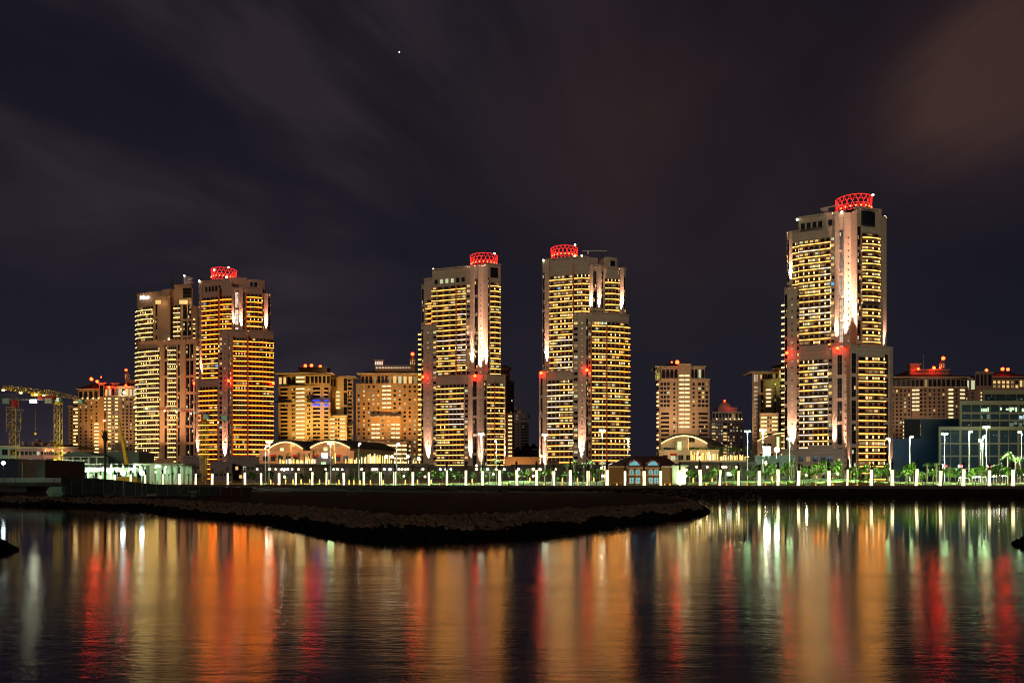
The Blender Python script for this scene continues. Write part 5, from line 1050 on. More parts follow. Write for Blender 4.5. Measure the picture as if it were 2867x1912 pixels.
# ------------------------------------------------------------------ arched pavilions, terraces and arcades in the middle distance
terra = mat('terracotta pavilion wall', (.50, .27, .15), noise=.12); beige = mat('sand pavilion wall', (.42, .31, .20), noise=.12); archlt = emi('arch light tube', (3.2, 2.1, .75)); tubegl = emi('lit stair glass', (.9, 1.15, .5)); awn = mat('red awning', (.35, .02, .015)); brownw = mat('brown arcade wall', (.05, .037, .030), noise=.2)
def pavilion(xl, xr, yend, ytop, ybase, Y, label, wallm, off=(14, 28), cut=None):
    B = Building('arched_pavilion', label, 'pavilion', (xl+xr)/2, ybase, Y)
    X0, X1 = XW(xl, Y), XW(xr, Y); ze, zt, zb = ZW(yend, Y), ZW(ytop, Y), 2.6; n = 20
    arc = [(X0+(X1-X0)*k/n, ze+(zt-ze)*(1-(2*k/n-1)**2)) for k in range(n+1)]
    mb = MB(); dx, dy = off; front = [(x, Y, z) for x, z in arc]; backp = [(x+dx, Y+dy, z) for x, z in arc]
    i = len(mb.v); mb.face([(X0, Y, zb)]+front+[(X1, Y, zb)]); mb.face([(X1, Y, zb), front[-1], backp[-1], (X1+dx, Y+dy, zb)]); mb.face([(X0, Y, zb), (X0+dx, Y+dy, zb), backp[0], front[0]]); mb.face([(X1+dx, Y+dy, zb)]+backp[::-1]+[(X0+dx, Y+dy, zb)])
    mb.build('wall', wallm, B.root)
    mb = MB(); o = 1.3
    for k in range(n):
        (xa, za), (xb, zb2) = arc[k], arc[k+1]; mb.hexa([(xa, Y-o, za), (xb, Y-o, zb2), (xb+dx, Y+dy, zb2), (xa+dx, Y+dy, za), (xa, Y-o, za+.7), (xb, Y-o, zb2+.7), (xb+dx, Y+dy, zb2+.7), (xa+dx, Y+dy, za+.7)])
    (xa, za) = arc[-1]; mb.hexa([(xa, Y-o, za), (xa+1.2, Y-o, za-.5), (xa+1.2+dx, Y+dy, za-.5), (xa+dx, Y+dy, za), (xa, Y-o, za+.7), (xa+1.2, Y-o, za+.1), (xa+1.2+dx, Y+dy, za+.1), (xa+dx, Y+dy, za+.7)])
    mb.build('roof', roofm, B.root)
    mb = MB()
    for k in range(n):
        (xa, za), (xb, zb2) = arc[k], arc[k+1]
        if cut and cut[0] < (k+.5)/n < cut[1]: continue
        mb.hexa([(xa, Y-o+.1, za-.45), (xb, Y-o+.1, zb2-.45), (xb, Y-.8, zb2-.45), (xa, Y-.8, za-.45), (xa, Y-o+.1, za-.02), (xb, Y-o+.1, zb2-.02), (xb, Y-.8, zb2-.02), (xa, Y-.8, za-.02)])
    mb.build('arch_light', archlt, B.root)
    W = X1-X0; cx = X0+W*.40
    mb = MB(); mb.box(cx-1.6, cx+3.4, Y-1.2, Y, zb, zt-.9, 0); mb.build('stair_tower', wallm, B.root); mb = MB(); mb.box(cx-.9, cx+.7, Y-1.26, Y-1.2, ZW(1290, Y), zt-2.6, 0)
    for q in range(6): zz = ZW(1290, Y)+q*1.7; mb.box(cx-.9, cx+.7, Y-1.3, Y-1.26, zz, zz+.12, 1)
    mb.build('stair_glass', [tubegl, frame], B.root)
    mb = MB(); mb.box(cx+3.4, cx+3.7, Y-.9, Y-.6, zb, zt-1.2); mb.build('edge_light', emi('edge light', (1.6, .8, .2)) if 'edge light' not in bpy.data.materials else bpy.data.materials['edge light'], B.root)
    f = Facet((X0, Y), (X1, Y))
    for u, yy, h in [(.13, 1262-1251, 1.6), (.24, 0, 1.3), (.68, 0, 1.7), (.80, 0, 1.3), (.91, 0, 1.6), (.68, -2.2, 2.0)]:
        zz = ze-2.6+(4.0 if yy == -2.2 else 0); w, ms = windowmb(f, W*u-1.1, W*u+1.1, zz-h*.5, zz+h*.5, pick(.3)); w.build('window', ms, B.root)
    # stepped terrace floor in front with red awnings
    tx0, tx1 = X0-2, X1+3; zt2 = ZW(ybase-27, Y-6); mb = MB(); mb.box(tx0, tx1, Y-7, Y-1.3, zb, zt2, 0); mb.box(tx0-.2, tx1+.2, Y-7.3, Y-7, zt2-.2, zt2+.5, 0); mb.build('terrace', wallm, B.root)
    f2 = Facet((tx0, Y-7), (tx1, Y-7)); k = 0
    while 1.5+k*3.1 < f2.L-3:
        s0 = 1.5+k*3.1; w, ms = windowmb(f2, s0, s0+1.8, zt2-3.6, zt2-1.6, pick(.25)); w.build('window', ms, B.root)
        if k % 3 == 1: a = MB(); a.hexa([(tx0+s0-.2, Y-8.3, zt2-1.9), (tx0+s0+2.2, Y-8.3, zt2-1.9), (tx0+s0+2.2, Y-7.31, zt2-1.5), (tx0+s0-.2, Y-7.31, zt2-1.5), (tx0+s0-.2, Y-8.3, zt2-1.8), (tx0+s0+2.2, Y-8.3, zt2-1.8), (tx0+s0+2.2, Y-7.31, zt2-1.0), (tx0+s0-.2, Y-7.31, zt2-1.0)]); a.build('awning', awn, B.root)
        k += 1
    lamp('front_glow', 'POINT', (cx+5, Y-6, zt-4), 700, (1, .62, .25), B.root, size=.6); lamp('front_glow', 'POINT', (X0+2, Y-12, zt2), 900, (1, .6, .28), B.root, size=.6); lamp('front_glow', 'POINT', (X1-2, Y-12, zt2), 900, (1, .6, .28), B.root, size=.6)
pavilion(755, 848, 1254, 1236, 1293, 332, 'orange pavilion with lit arched eave, leftmost of four, at the foot of the orange tower', terra, cut=None)
pavilion(870, 980, 1252, 1234.5, 1293, 330, 'orange grey pavilion with lit arched eave in front of the golden block', terra)
pavilion(1850, 1978, 1240, 1218.5, 1290, 320, 'sand pavilion with lit arched eave in front of the lone pink block', beige)
pavilion(2120, 2262, 1233, 1211, 1290, 482, 'sand pavilion with broken lit arch, half hidden at the foot of the tallest tower', beige, cut=(.22, .28))
def lowblock(nm, label, cat, x0, x1, y0, Y, depth, m, base=2.6, kinds=None, **k):
    B = Building(nm, label, cat, (x0+x1)/2, 1335, Y); mb = MB(); X0, X1 = XW(x0, Y), XW(x1, Y); zt = ZW(y0, Y); mb.box(X0, X1, Y, Y+depth, base, zt); mb.box(X0-.2, X1+.2, Y-.3, Y, zt-.25, zt+.45); mb.build('wall', m, B.root); return B, X0, X1, zt
def terrace(x0, x1, y0, Y, label, m, lampspec, plant_=True):
    B, X0, X1, zt = lowblock('garden_terrace', label, 'terrace', x0, x1, y0, Y, 12, m)
    n = 0
    for (a, b_, dens, h) in lampspec:
        x = a
        while x < b_:
            X = XW(x, Y); hh = h*R.uniform(.6, 1.15); mb = MB(); z = zt+.46; mb.box(X-.19*R.uniform(.7, 1.3), X+.2, Y-.1+R.uniform(0, .1), Y+.2, z-(.8 if R.random() < .6 else 0), z+hh*1.4); o = mb.build('terrace_light', R.choice([twA, twB, twA]), B.root); n += 1
            x += dens*R.uniform(.5, 1.7)
    return B, X0, X1, zt
twA = emi('terrace light gold', (1.5, 1.05, .28)); twB = emi('terrace light white', (2.2, 1.7, .85))
for (x0, x1, y0, label, spec, m) in [(728, 886, 1301, 'low terrace with rows of short golden lights below the two arched roofs', [(784, 885, 5, 1.2)], brownw), (928, 1200, 1300, 'low terrace crowded with golden lights below the amber block', [(925, 941, 7, 2.6), (968, 1020, 6, 1.5), (1020, 1090, 4.5, 2.4), (1090, 1185, 10, 1.0)], brownw), (1800, 2112, 1291, 'long terrace with golden lights under dark planting, right of the villa', [(1935, 1992, 4.5, 2.2), (1990, 2100, 5, 1.6)], beige)]:
    B, X0, X1, zt = terrace(x0, x1, y0, 312, label, m, spec)
    for k in range(5):
        if x0 < 1800: lamp('terrace_glow', 'POINT', (lerp(X0, X1, (k+.5)/5), 308, zt+2), 260, (1, .75, .35), B.root, size=.8)
        elif k > 1: lamp('terrace_glow', 'POINT', (lerp(X0, X1, (k+.5)/5), 308, zt+2), 260, (1, .8, .3), B.root, size=.8)
# terrace palms and bushes
tp = [(784, 1), (806, 1.1), (836, 1.2), (852, 1), (866, 1.2), (878, 1.4), (1003, 1.1), (1012, 1), (1024, 1.2), (1042, 1.1), (1058, 1.2), (1130, 1), (1145, 1.1), (1164, 1)]
tp2 = [(1880, 1), (1900, .9), (1921, 1.1), (1935, 1.2), (1946, 1.3), (1958, 1.2), (1967, 1.4), (1978, 1.3), (1990, 1.3), (2012, 1.4), (2024, 1.3), (2036, 1.4), (2047, 1.3), (2058, 1.4), (2069, 1.3), (2092, 1.4), (2105, 1.2)]
pr = [make_palm(11, 3.4, 1.5), make_palm(12, 3.8, 1.6)]; usedp = set()
for i, (px, sc) in enumerate(tp+tp2):
    v = i % 2; t = pr[v] if v not in usedp else copy_tree(pr[v]); usedp.add(v); Y = 316; z = ZW(1301 if px < 1500 else 1291, 312)+.3; t.location = (XW(px, Y), Y, z); t.scale = (sc,)*3; t.rotation_euler = (0, 0, R.uniform(0, 6)); t['group'] = 'palms on the raised terraces'
    t['label'] = '%s dark terrace palm from the left, %s' % (ordw(i+1), 'below the arched roofs' if px < 900 else 'below the amber block' if px < 1300 else 'right of the villa')
# dark arcade band with ceiling lamps
for (x0, x1, y0, lamps_, label) in [(716, 905, 1303, [720, 754, 772, 789, 797, 805, 818, 836, 870], 'left dark arcade with a row of ceiling lamps behind the park trees'), (905, 1214, 1303, [912, 934, 941, 946, 959, 1013, 1044, 1051, 1056, 1076, 1092, 1117, 1126, 1135, 1142, 1184], 'dark arcade with a row of ceiling lamps in front of the amber block'), (1214, 1432, 1306, [1233, 1248, 1262, 1334, 1365, 1412], 'dark arcade at the foot of the tower left of centre'),
                               (1432, 1700, 1303, [1451, 1493, 1512, 1556], 'dark arcade at the foot of the tower right of centre'), (1905, 2115, 1296, [1950, 1980, 2018, 2025, 2033, 2062], 'brown arcade with a few amber lamps below the long terrace')]:
    B, X0, X1, zt = lowblock('arcade', label, 'arcade', x0, x1, y0, 300, 10, brownw)
    mb = MB(); X = X0+1.5
    while X < X1-1: mb.box(X-.25, X+.25, 298.6, 299.0, 2.6, zt-1.2); X += 4.2
    mb.box(X0, X1, 298.4, 299.7, zt-1.2, zt-.8); mb.build('colonnade', brownw, B.root)
    for i, x in enumerate(lamps_):
        q = P(x, 1313.5 if x < 1900 else 1307, 298); mb = MB(); mb.ball(q, R.uniform(.28, .5), 0, 8, 5); mb.build('ceiling_lamp', wglobe if R.random() < .5 else coolg if x < 1500 else wglobe, B.root) if 'cool globe' in bpy.data.materials else None
        if 'cool globe' not in bpy.data.materials: coolg = emi('cool globe', (12, 13, 14)); mb.build('ceiling_lamp', coolg, B.root)
        if i % 3 == 1: lamp('arcade_glow', 'POINT', q+Vector((0, -1.5, -.5)), 220, (1, .8, .5), B.root, size=.4)
# flood lamps over the terrace in front of the amber block
for i, (x, y) in enumerate([(1081, 1278), (1098, 1279), (1142, 1278), (1172, 1284)]):
    q = P(x, y, 300); t = thing('terrace_floodlight', '%s of four bright floodlights on posts before the amber block, counted from the left' % ordw(i+1), 'floodlight', (q.x, 300, ZW(1303, 300)), 'floodlights before the amber block'); mb = MB(); mb.bar((q.x, 300, ZW(1303, 300)), q, .08, 0, 6); mb.build('post', blk, t); mb = MB(); mb.ball(q, .55, 0, 8, 5); mb.build('lens', whiteE, t, True); lamp('flood_light', 'POINT', q+Vector((0, -.8, 0)), 1400, (1, .85, .5), t, size=.4)
B, X0, X1, zt = lowblock('media_house', 'plain grey brown cube house with small screen on its roof between the arched pavilions', 'house', 886, 928, 1283, 306, 8, mat('grey pink render', (.33, .24, .20), noise=.1)); f = Facet((X0, 306), (X1, 306)); w, ms = windowmb(f, 1.8, 3.6, ZW(1303, 306), ZW(1293, 306), wG, 2); w.build('window', ms, B.root)
t = thing('video_screen', 'small white and blue video screen above the grey cube house', 'screen', P(908, 1285, 305)); mb = MB(); mb.box(XW(900, 305), XW(917, 305), 304.7, 305, ZW(1282, 305), ZW(1268, 305), 0); mb.build('panel', emi('screen white', (2.6, 2.8, 3.0)), t); mb = MB()
for a, b_, c, d in ((901, 906, 1272, 1274), (903, 908, 1276, 1279), (900, 904, 1279, 1282), (910, 912, 1277, 1279)): mb.box(XW(a, 305), XW(b_, 305), 304.6, 304.7, ZW(d, 305), ZW(c, 305))
mb.build('picture', emi('screen blue', (.03, .10, .25)), t)

# ------------------------------------------------------------------ right side: dark hall, glass office, billboard, canopies, flags
hallm = mat('bluish lit hall cladding', (.045, .085, .115), noise=.25, nscale=.12, rough=.5); hallb = mat('dark brown hall cladding', (.018, .022, .020), noise=.2)  # bluish street lamp light put into the hall's base colour
B = Building('dark_hall', 'large windowless dark hall with bluish lamp tint right of the tallest tower', 'hall', 2600, 1340, 420)
mb = MB(); mb.prism([(XW(2531, 420), 420), (XW(2577, 420), 420), (XW(2577, 445), 445), (XW(2533, 445), 445)], 2.6, ZW(1172, 420), 1); mb.prism([(XW(2577, 420)+.01, 419.6), (XW(2700, 420), 419.6), (XW(2700, 445), 445), (XW(2578, 445), 445)], 2.6, ZW(1171, 420), 0); mb.prism([(XW(2500, 410), 410), (XW(2700, 410), 410), (XW(2700, 419.5), 419.5), (XW(2500, 419.5)+.3, 419.5)], 2.6, ZW(1228, 412), 0); mb.build('wall', [hallm, hallb], B.root)
mb = MB(); mb.box(XW(2531, 419.5), XW(2700, 419.5), 419.2, 419.5, ZW(1173, 420), ZW(1171, 420)+.2); mb.build('parapet', trim, B.root)
B = Building('glass_office', 'stepped glass office with beige frames and green lit upper windows at the right edge', 'office building', 2760, 1340, 360)
offm = mat('beige office frame', (.24, .235, .14), noise=.08); og = mat('office glass', (.03, .055, .07), rough=.25, spec=.8); 
litg = emi('green white office light', (.85, 1.25, .75)); litc = emi('cool office light', (.5, .75, .8)); dimg = emi('dim office light', (.10, .15, .11)); interior = mat('office interior', (.10, .12, .12), noise=.5, nscale=2)
def glazed(x0, x1, y0, y1, Y, depth, cols, rows, mull, top, lit_rows={}, heavy=0):
    X0, X1, z0, z1 = XW(x0, Y), XW(x1, Y), ZW(y1, Y), ZW(y0, Y); mb = MB(); mb.prism([(X0, Y+.3), (X1, Y+.3), (X1*1.05, Y+depth), (XW(x0, Y+depth)+.6, Y+depth)], z0, z1-.02); mb.build('body', hallb, B.root)
    ch = (z1-top-z0)/rows; mb = MB(); mb.box(X0, X1, Y-.3, Y+.3, z1-top, z1); mb.box(X0, X0+1.0, Y-.3, Y+.3, z0, z1-top)
    for r in range(1, rows+1): mb.box(X0+1, X1, Y-.3, Y+.3, z0+ch*r-mull if r < rows else z1-top-.01, z0+ch*r if r < rows else z1-top)
    cw = (X1-X0-1)/cols
    for c in range(1, cols): mb.box(X0+1+cw*c-.10-(heavy if c % 2 == 0 else 0), X0+1+cw*c+.10+(heavy if c % 2 == 0 else 0), Y-.25, Y+.28, z0, z1-top)
    mb.build('facade_frame', offm, B.root)
    for r in range(rows):
        for c in range(cols):
            a = X0+1+cw*c+.1; b2 = a+cw-.2; zz0 = z0+ch*r; zz1 = zz0+ch-mull; p_ = lit_rows.get((r, c)) or lit_rows.get(r)
            q = MB(); q.box(a, b2, Y+.05, Y+.1, zz0, zz1, 0); subs = []
            if callable(p_): p_ = p_(c)
            o = q.build('window', og, B.root)
            if p_ is not None and not isinstance(p_, tuple):
                s_ = MB(); n = R.randint(2, 4)
                for k in range(n):
                    if R.random() < .8: u0 = a+(b2-a)*k/n+.05; s_.box(u0, u0+(b2-a)/n*R.uniform(.5, .95), Y, Y+.05, zz0+.2+(zz1-zz0)*R.choice([0, 0, .3]), zz1-(zz1-zz0)*R.choice([.1, .3]))
                if s_.v: s_.build('pane', p_, o)
            elif R.random() < .5:
                s_ = MB(); 
                for k in range(R.randint(1, 4)): u = R.uniform(a, b2-.5); zc = R.uniform(zz0+.3, zz1-.3); s_.box(u, u+R.uniform(.2, 1.2), Y, Y+.05, zc, zc+.12)
                s_.build('pane', dimg if R.random() < .7 else litc, o)
glazed(2627.6, 2905, 1194, 1345, 360, 30, 10, 4, .7, 1.6, heavy=.35)
glazed(2686, 2905, 1122, 1194, 372, 26, 8, 3, .9, 1.9, {2: lambda c: litg if c >= 2 else None, (1, 6): litc, (1, 7): litc, (1, 2): dimg, 0: lambda c: dimg if c > 3 else None}, heavy=.1)
glazed(2750, 2905, 1092, 1124, 384, 20, 5, 1, .6, 2.0)
for k, (x, c) in enumerate(((2650, (.55, .85, 1)), (2705, (.5, .8, 1)), (2755, (.5, .85, 1)), (2810, (.5, .8, 1)), (2595, (.4, .75, 1)), (2540, (.4, .7, 1)))): q = P(x, 1230, 330 if x > 2630 else 385); lamp('facade_fill', 'POINT', q, 2600 if x > 2630 else 2600, c, B.root, size=1)  # unseen fill lamps added for the street lamps' bluish spill on the walls
lamp('upper_facade_fill', 'POINT', P(2800, 1165, 345), 3500, (.95, 1, .55), B.root, size=1)
for i, x in enumerate([2690+8.4*k for k in range(22)]):
    Y = 262; y = 1337-(x-2690)*.045; q = P(x, y, Y); t = thing('parking_canopy', '%s white lit parking canopy from the left, in the row before the glass office' % ordw(i+1), 'canopy', (q.x, Y, 2.8), 'lit parking canopies before the glass office')
    mb = MB(); mb.lathe((q.x, Y, q.z-.2), [(.48, 0), (.42, .2), (.2, .42), (.03, .55)], 0, 8); mb.build('roof', emi('lit canopy fabric', (4.2, 4.0, 3.1)) if i == 0 else bpy.data.materials['lit canopy fabric'], t, True); mb = MB(); mb.bar((q.x, Y, 2.7), (q.x, Y, q.z-.2), .05, 0, 6); mb.build('post', steel, t)
    if i % 5 == 2: lamp('canopy_light', 'POINT', (q.x, Y-3, q.z+.3), 900, (.9, 1, .75), t, size=.5)
flagm = mat('maroon flag cloth', (.30, .02, .05)); 
for x, y, l in ((2638, 1299, 'maroon and white flag left of a street lamp before the office corner'), (2683, 1300, 'maroon and white flag before the left office bays'), (2763, 1300, 'maroon and white flag beside the tallest twin lamp')):
    q = P(x, y, 246); t = thing('flag', l, 'flag', (q.x, 246, 2.8)); mb = MB(); mb.bar((q.x, 246, 2.8), q, .05, 0, 6); mb.build('pole', white, t); mb = MB()
    for k in range(6): a, b_ = k*.28, (k+1)*.28; za, zb_ = -.06*k, -.06*(k+1); wv = .07*math.sin(k*1.4); wv2 = .07*math.sin((k+1)*1.4); mb.hexa([(q.x+a, 246+wv, q.z+za-.75), (q.x+b_, 246+wv2, q.z+zb_-.75), (q.x+b_, 246.03+wv2, q.z+zb_-.75), (q.x+a, 246.03+wv, q.z+za-.75), (q.x+a, 246+wv, q.z+za), (q.x+b_, 246+wv2, q.z+zb_), (q.x+b_, 246.03+wv2, q.z+zb_), (q.x+a, 246.03+wv, q.z+za)], 0 if k > 1 else 1)
    mb.build('cloth', [flagm, white], t)
q = P(2148, 1277, 290); t = thing('billboard', 'blank glowing white billboard on two legs left of the tallest tower', 'billboard', (q.x, 290, ZW(1280, 290)))
a, b_ = XW(2137.5, 290), XW(2156.5, 290); mb = MB(); mb.box(a, b_, 289.8, 290.2, ZW(1275, 290), ZW(1250, 290)); mb.build('panel', emi('billboard light', (6.5, 7.5, 6.5)), t); mb = MB(); mb.box(a+.4, a+.6, 290, 290.2, ZW(1284, 290), ZW(1275, 290)); mb.box(b_-.6, b_-.4, 290, 290.2, ZW(1284, 290), ZW(1275, 290)); mb.box(a-.12, a, 289.7, 290.3, ZW(1276, 290), ZW(1249, 290)); mb.box(b_, b_+.12, 289.7, 290.3, ZW(1276, 290), ZW(1249, 290)); mb.build('frame', steel, t)
lamp('board_glow', 'POINT', P(2147, 1272, 285), 1800, (.7, 1, .75), t, size=1)
q = P(2174, 1259, 292); t = thing('site_floodlight', 'dazzling greenish floodlight on a short mast between billboard and tallest tower', 'floodlight', (q.x, 292, ZW(1283, 292))); mb = MB(); mb.bar((q.x, 292, ZW(1283, 292)), q, .12, 0, 6); mb.build('mast', steel, t); mb = MB(); mb.ball((q.x, 291.6, q.z), .95, 0, 10, 6); mb.build('lens', emi('dazzling lens', (16, 30, 18)), t, True); lamp('flood_light', 'POINT', q+Vector((0, -2, 0)), 6000, (.65, 1, .75), t, size=.6)
B, X0, X1, zt = lowblock('podium_house', 'dark green grey podium wall under the billboard and floodlight', 'low building', 2113, 2225, 1278, 300, 20, mat('green grey wall', (.10, .12, .11), noise=.2)); f = Facet((X0, 300), (X1, 300))
for k in range(5): w, ms = windowmb(f, 1+k*2.9, 2.6+k*2.9, 5, 9, glass); w.build('window', ms, B.root)
q = P(2145, 1297, 246); t = thing('lantern', 'tall white teardrop lantern on a post left of the tallest tower', 'lantern', (q.x, 246, 2.8)); mb = MB(); mb.bar((q.x, 246, 2.8), (q.x, 246, q.z-.9), .05, 0, 6); mb.build('post', blk, t); mb = MB(); mb.lathe((q.x, 246, q.z-.9), [(.1, 0), (.3, .3), (.26, 1.0), (.1, 1.7)], 0, 10); mb.build('lens', wglobe, t, True)
t = thing('info_board', 'small white lit board standing on the lawn mound right of the villa', 'board', P(2042, 1335, 236)); mb = MB(); mb.box(XW(2035, 236), XW(2048.5, 236), 235.8, 236, ZW(1331.5, 236), ZW(1322, 236)); mb.build('panel', emi('board light', (2.2, 2.3, 2.0)), t); mb = MB(); mb.box(XW(2029, 236), XW(2034.5, 236), 235.8, 236.2, 3.5, ZW(1322.5, 236)); mb.build('side_post', blk, t)

# ------------------------------------------------------------------ left side: pink hotel, building site, cranes, bridge, hoarding
def pink_hotel():
    B = Building('dormered_hotel', 'low pink hotel with dark dormered roof and white pediment behind the yellow cranes', 'hotel', 110, 1300, 430)
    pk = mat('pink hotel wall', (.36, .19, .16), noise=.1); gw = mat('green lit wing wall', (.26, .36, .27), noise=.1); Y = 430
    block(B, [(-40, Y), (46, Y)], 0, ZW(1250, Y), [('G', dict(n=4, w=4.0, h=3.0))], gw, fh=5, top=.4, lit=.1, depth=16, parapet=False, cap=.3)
    block(B, [(46, Y+1), (113, Y+1), (124, Y), (153, Y), (165, Y+1), (218, Y+1)], 0, ZW(1253, Y), [('G', dict(n=6, w=1.3, h=1.9)), ('G', dict(n=1, w=1.2, h=1.9)), ('G', dict(n=5, w=1.0, h=2.0)), ('G', dict(n=1)), ('G', dict(n=5, w=1.2, h=1.9))], pk, fh=4.2, top=.6, lit=.25, depth=16, parapet=False, cap=.35)
    hiproof(B, -40, 52, Y, 14, 1250, 1244, .5, .6); hiproof(B, 52, 220, Y+1, 15, 1253, 1243, .5, .6); hiproof(B, 108, 156, Y+5, 9, 1243, 1236, .5, .4)
    for x, y in ((66, 1241), (94, 1242), (119, 1243), (104, 1234), (145, 1238)):
        q = P(x, y, Y+1.5); d = MB(); d.box(q.x-.6, q.x+.6, Y+1, Y+4, q.z-1, q.z+.6, 0); d.box(q.x-.8, q.x+.8, Y+.8, Y+4, q.z+.6, q.z+.8, 1); d.box(q.x-.25, q.x+.25, Y+.95, Y+1, q.z-.5, q.z+.4, 2); d.build('dormer', [pk, trim, glass], B.root)
    xa, xb = XW(127, Y), XW(151, Y); zb, zt = ZW(1249, Y), ZW(1243, Y); mb = MB(); mb.hexa([(xa, Y-.6, zb), (xb, Y-.6, zb), (xb, Y+3, zb), (xa, Y+3, zb), ((xa+xb)/2-.05, Y-.6, zt), ((xa+xb)/2+.05, Y-.6, zt), ((xa+xb)/2+.05, Y+3, zt), ((xa+xb)/2-.05, Y+3, zt)]); mb.build('pediment', pk, B.root)
    for x in (127.5, 149, 174): mb = MB(); q = P(x, 1262, Y-.7); mb.ball(q, .45, 0, 6, 4); mb.build('wall_lamp', lampY, B.root); lamp('wall_glow', 'POINT', q+Vector((0, -1, 0)), 500, (1, .6, .2), B.root, size=.4)
    lamp('green_glow', 'POINT', P(15, 1275, Y-12), 1600, (.6, 1, .7), B.root, size=1); lamp('pink_glow', 'POINT', P(90, 1285, Y-15), 1100, (1, .7, .75), B.root, size=1)
    B.finish()
pink_hotel()
def site():
    Y = 300; gwall = mat('fresh white site wall', (.55, .68, .50), noise=.2); dk = mat('green grey roof', (.09, .13, .11), noise=.2)
    B = Building('site_building', 'floodlit unfinished building with open floors and scaffolding behind the dark hoarding', 'construction site', 240, 1330, Y)
    z1, z2 = ZW(1297, Y), ZW(1318, Y); mb = MB(); X0, X1 = XW(127, Y), XW(372, Y)
    mb.box(X0, XW(210, Y), Y, Y+14, z1-.35, z1, 0); mb.box(X0, X1, Y, Y+14, z2-.3, z2, 0)
    X = X0
    while X < X1: mb.box(X, X+.45, Y+.2, Y+.65, 2.6, z1-.35 if X < XW(210, Y) else z2+R.uniform(.5, 2.6), 0); X += R.uniform(3.2, 4.6)
    mb.box(X0+3, XW(205, Y), Y+5, Y+5.3, 2.6, z1-.4, 0); mb.box(XW(215, Y), X1, Y+6, Y+6.3, 2.6, z2+1.4, 0); mb.build('frame', gwall, B.root)
    for k in range(9): s_ = MB(); x = X0+2+k*R.uniform(3, 4.3); s_.box(x, x+R.uniform(1, 2), Y+4.9, Y+5, z2+.4, z1-1.0) if x < XW(205, Y) else s_.box(x, x+1.4, Y+5.9, Y+6, 2.8, z2-.6); s_.build('opening', glass, B.root)
    sc = MB(); 
    for lev in (z1+.1, z1+1.1): sc.bar((X0, Y-.2, lev), (XW(250, Y), Y-.2, lev), .05)
    x = X0
    while x < X1+2:
        zt = z1+1.2 if x < XW(250, Y) else z2+3.0; sc.bar((x, Y-.6, 2.7), (x, Y-.6, zt), .045)
        if x > XW(205, Y): sc.bar((x, Y-.6, 3.2), (x+2.1, Y-.6, z2+1.5), .03); sc.bar((x, Y-.6, z2+2.5), (x+2.1, Y-.6, z2+2.5), .04); sc.bar((x, Y-.6, z2+1), (x+2.1, Y-.6, z2+1), .04)
        x += 2.1
    sc.build('scaffolding', steel, B.root)
    # covered gallery behind, with pale posts under a dark curved roof
    mb = MB(); Yg = 330; ga, gb = XW(180, Yg), XW(293, Yg); zg = ZW(1277, Yg)
    x = ga
    while x < gb+.5: mb.box(x-.3, x+.3, Yg, Yg+.6, ZW(1302, Yg), zg-.5, 0); x += (gb-ga)/5
    mb.box(ga, gb, Yg-.1, Yg+.7, zg-.5, zg, 0); mb.box(ga, gb, Yg+3, Yg+3.3, 2.6, zg, 1); mb.box(XW(125, Yg), gb+2, Yg+.2, Yg+4, 2.6, ZW(1302, Yg), 1); mb.build('gallery', [gwall, dk], B.root)
    mb = MB(); n = 14; fa, fb = XW(172, Yg), XW(270, Yg)
    for k in range(n):
        def hz(t): return ZW(1277, Yg)+(1.9*math.sin(PI*min(1, t*1.0))**.8)
        a, b_ = fa+(fb-fa)*k/n, fa+(fb-fa)*(k+1)/n; mb.hexa([(a, Yg-1, zg), (b_, Yg-1, zg), (b_, Yg+12, zg), (a, Yg+12, zg), (a, Yg-1, hz(k/n)+.05), (b_, Yg-1, hz((k+1)/n)+.05), (b_, Yg+12, hz((k+1)/n)+.05), (a, Yg+12, hz(k/n)+.05)])
    mb.build('roof', dk, B.root)
    mb = MB(); mb.box(XW(293, 345), XW(388, 345), 345, 360, 2.6, ZW(1264, 345)); mb.build('rear_block', dk, B.root)
    for x, y, p in ((150, 1310, 9000), (176, 1306, 12000), (190, 1318, 9000), (232, 1315, 3500), (300, 1318, 7000), (318, 1316, 4000), (262, 1290, 2500), (365, 1310, 2500)):
        q = P(x, y, Y-3); lamp('work_light', 'POINT', q, p*.4, (.72, 1, .62), B.root, size=.5)
    for x, y in ((154, 1325), (180, 1313), (195, 1320), (307, 1320), (290, 1312), (146, 1304), (366, 1315), (375, 1313)):
        mb = MB(); q = P(x, y, Y-.8); mb.box(q.x-.35, q.x+.35, q.y-.1, q.y, q.z-R.uniform(.3, .9), q.z+.5); mb.build('work_lamp', bpy.data.materials['dazzling lens'], B.root)
    B.finish()
    # second floodlit unfinished block, below the hotel tower
    B = Building('site_building', 'half clad block with greenish lit interior and scaffold below the hotel tower', 'construction site', 470, 1330, 300)
    mb = MB(); mb.box(XW(377, Y), XW(517, Y), Y, Y+12, ZW(1300, Y)-.5, ZW(1297, Y), 0); mb.box(XW(377, Y), XW(517, Y), Y+7, Y+7.3, 2.6, ZW(1300, Y), 0)
    for x in (377, 398, 421, 433, 456, 480, 498, 515): mb.box(XW(x, Y)-.3, XW(x, Y)+.3, Y, Y+.6, 2.6, ZW(1300, Y), 0)
    mb.box(XW(409, Y), XW(422, Y), Y+.1, Y+1, 2.6, ZW(1302, Y), 1); mb.box(XW(421, Y), XW(433, Y), Y-.1, Y+1, 2.6, ZW(1302, Y), 0); mb.build('frame', [gwall, dk], B.root)
    sc = MB(); x = XW(455, Y)
    while x < XW(500, Y): sc.bar((x, Y-.5, 2.7), (x, Y-.5, ZW(1297, Y)+.6), .04); x += .9
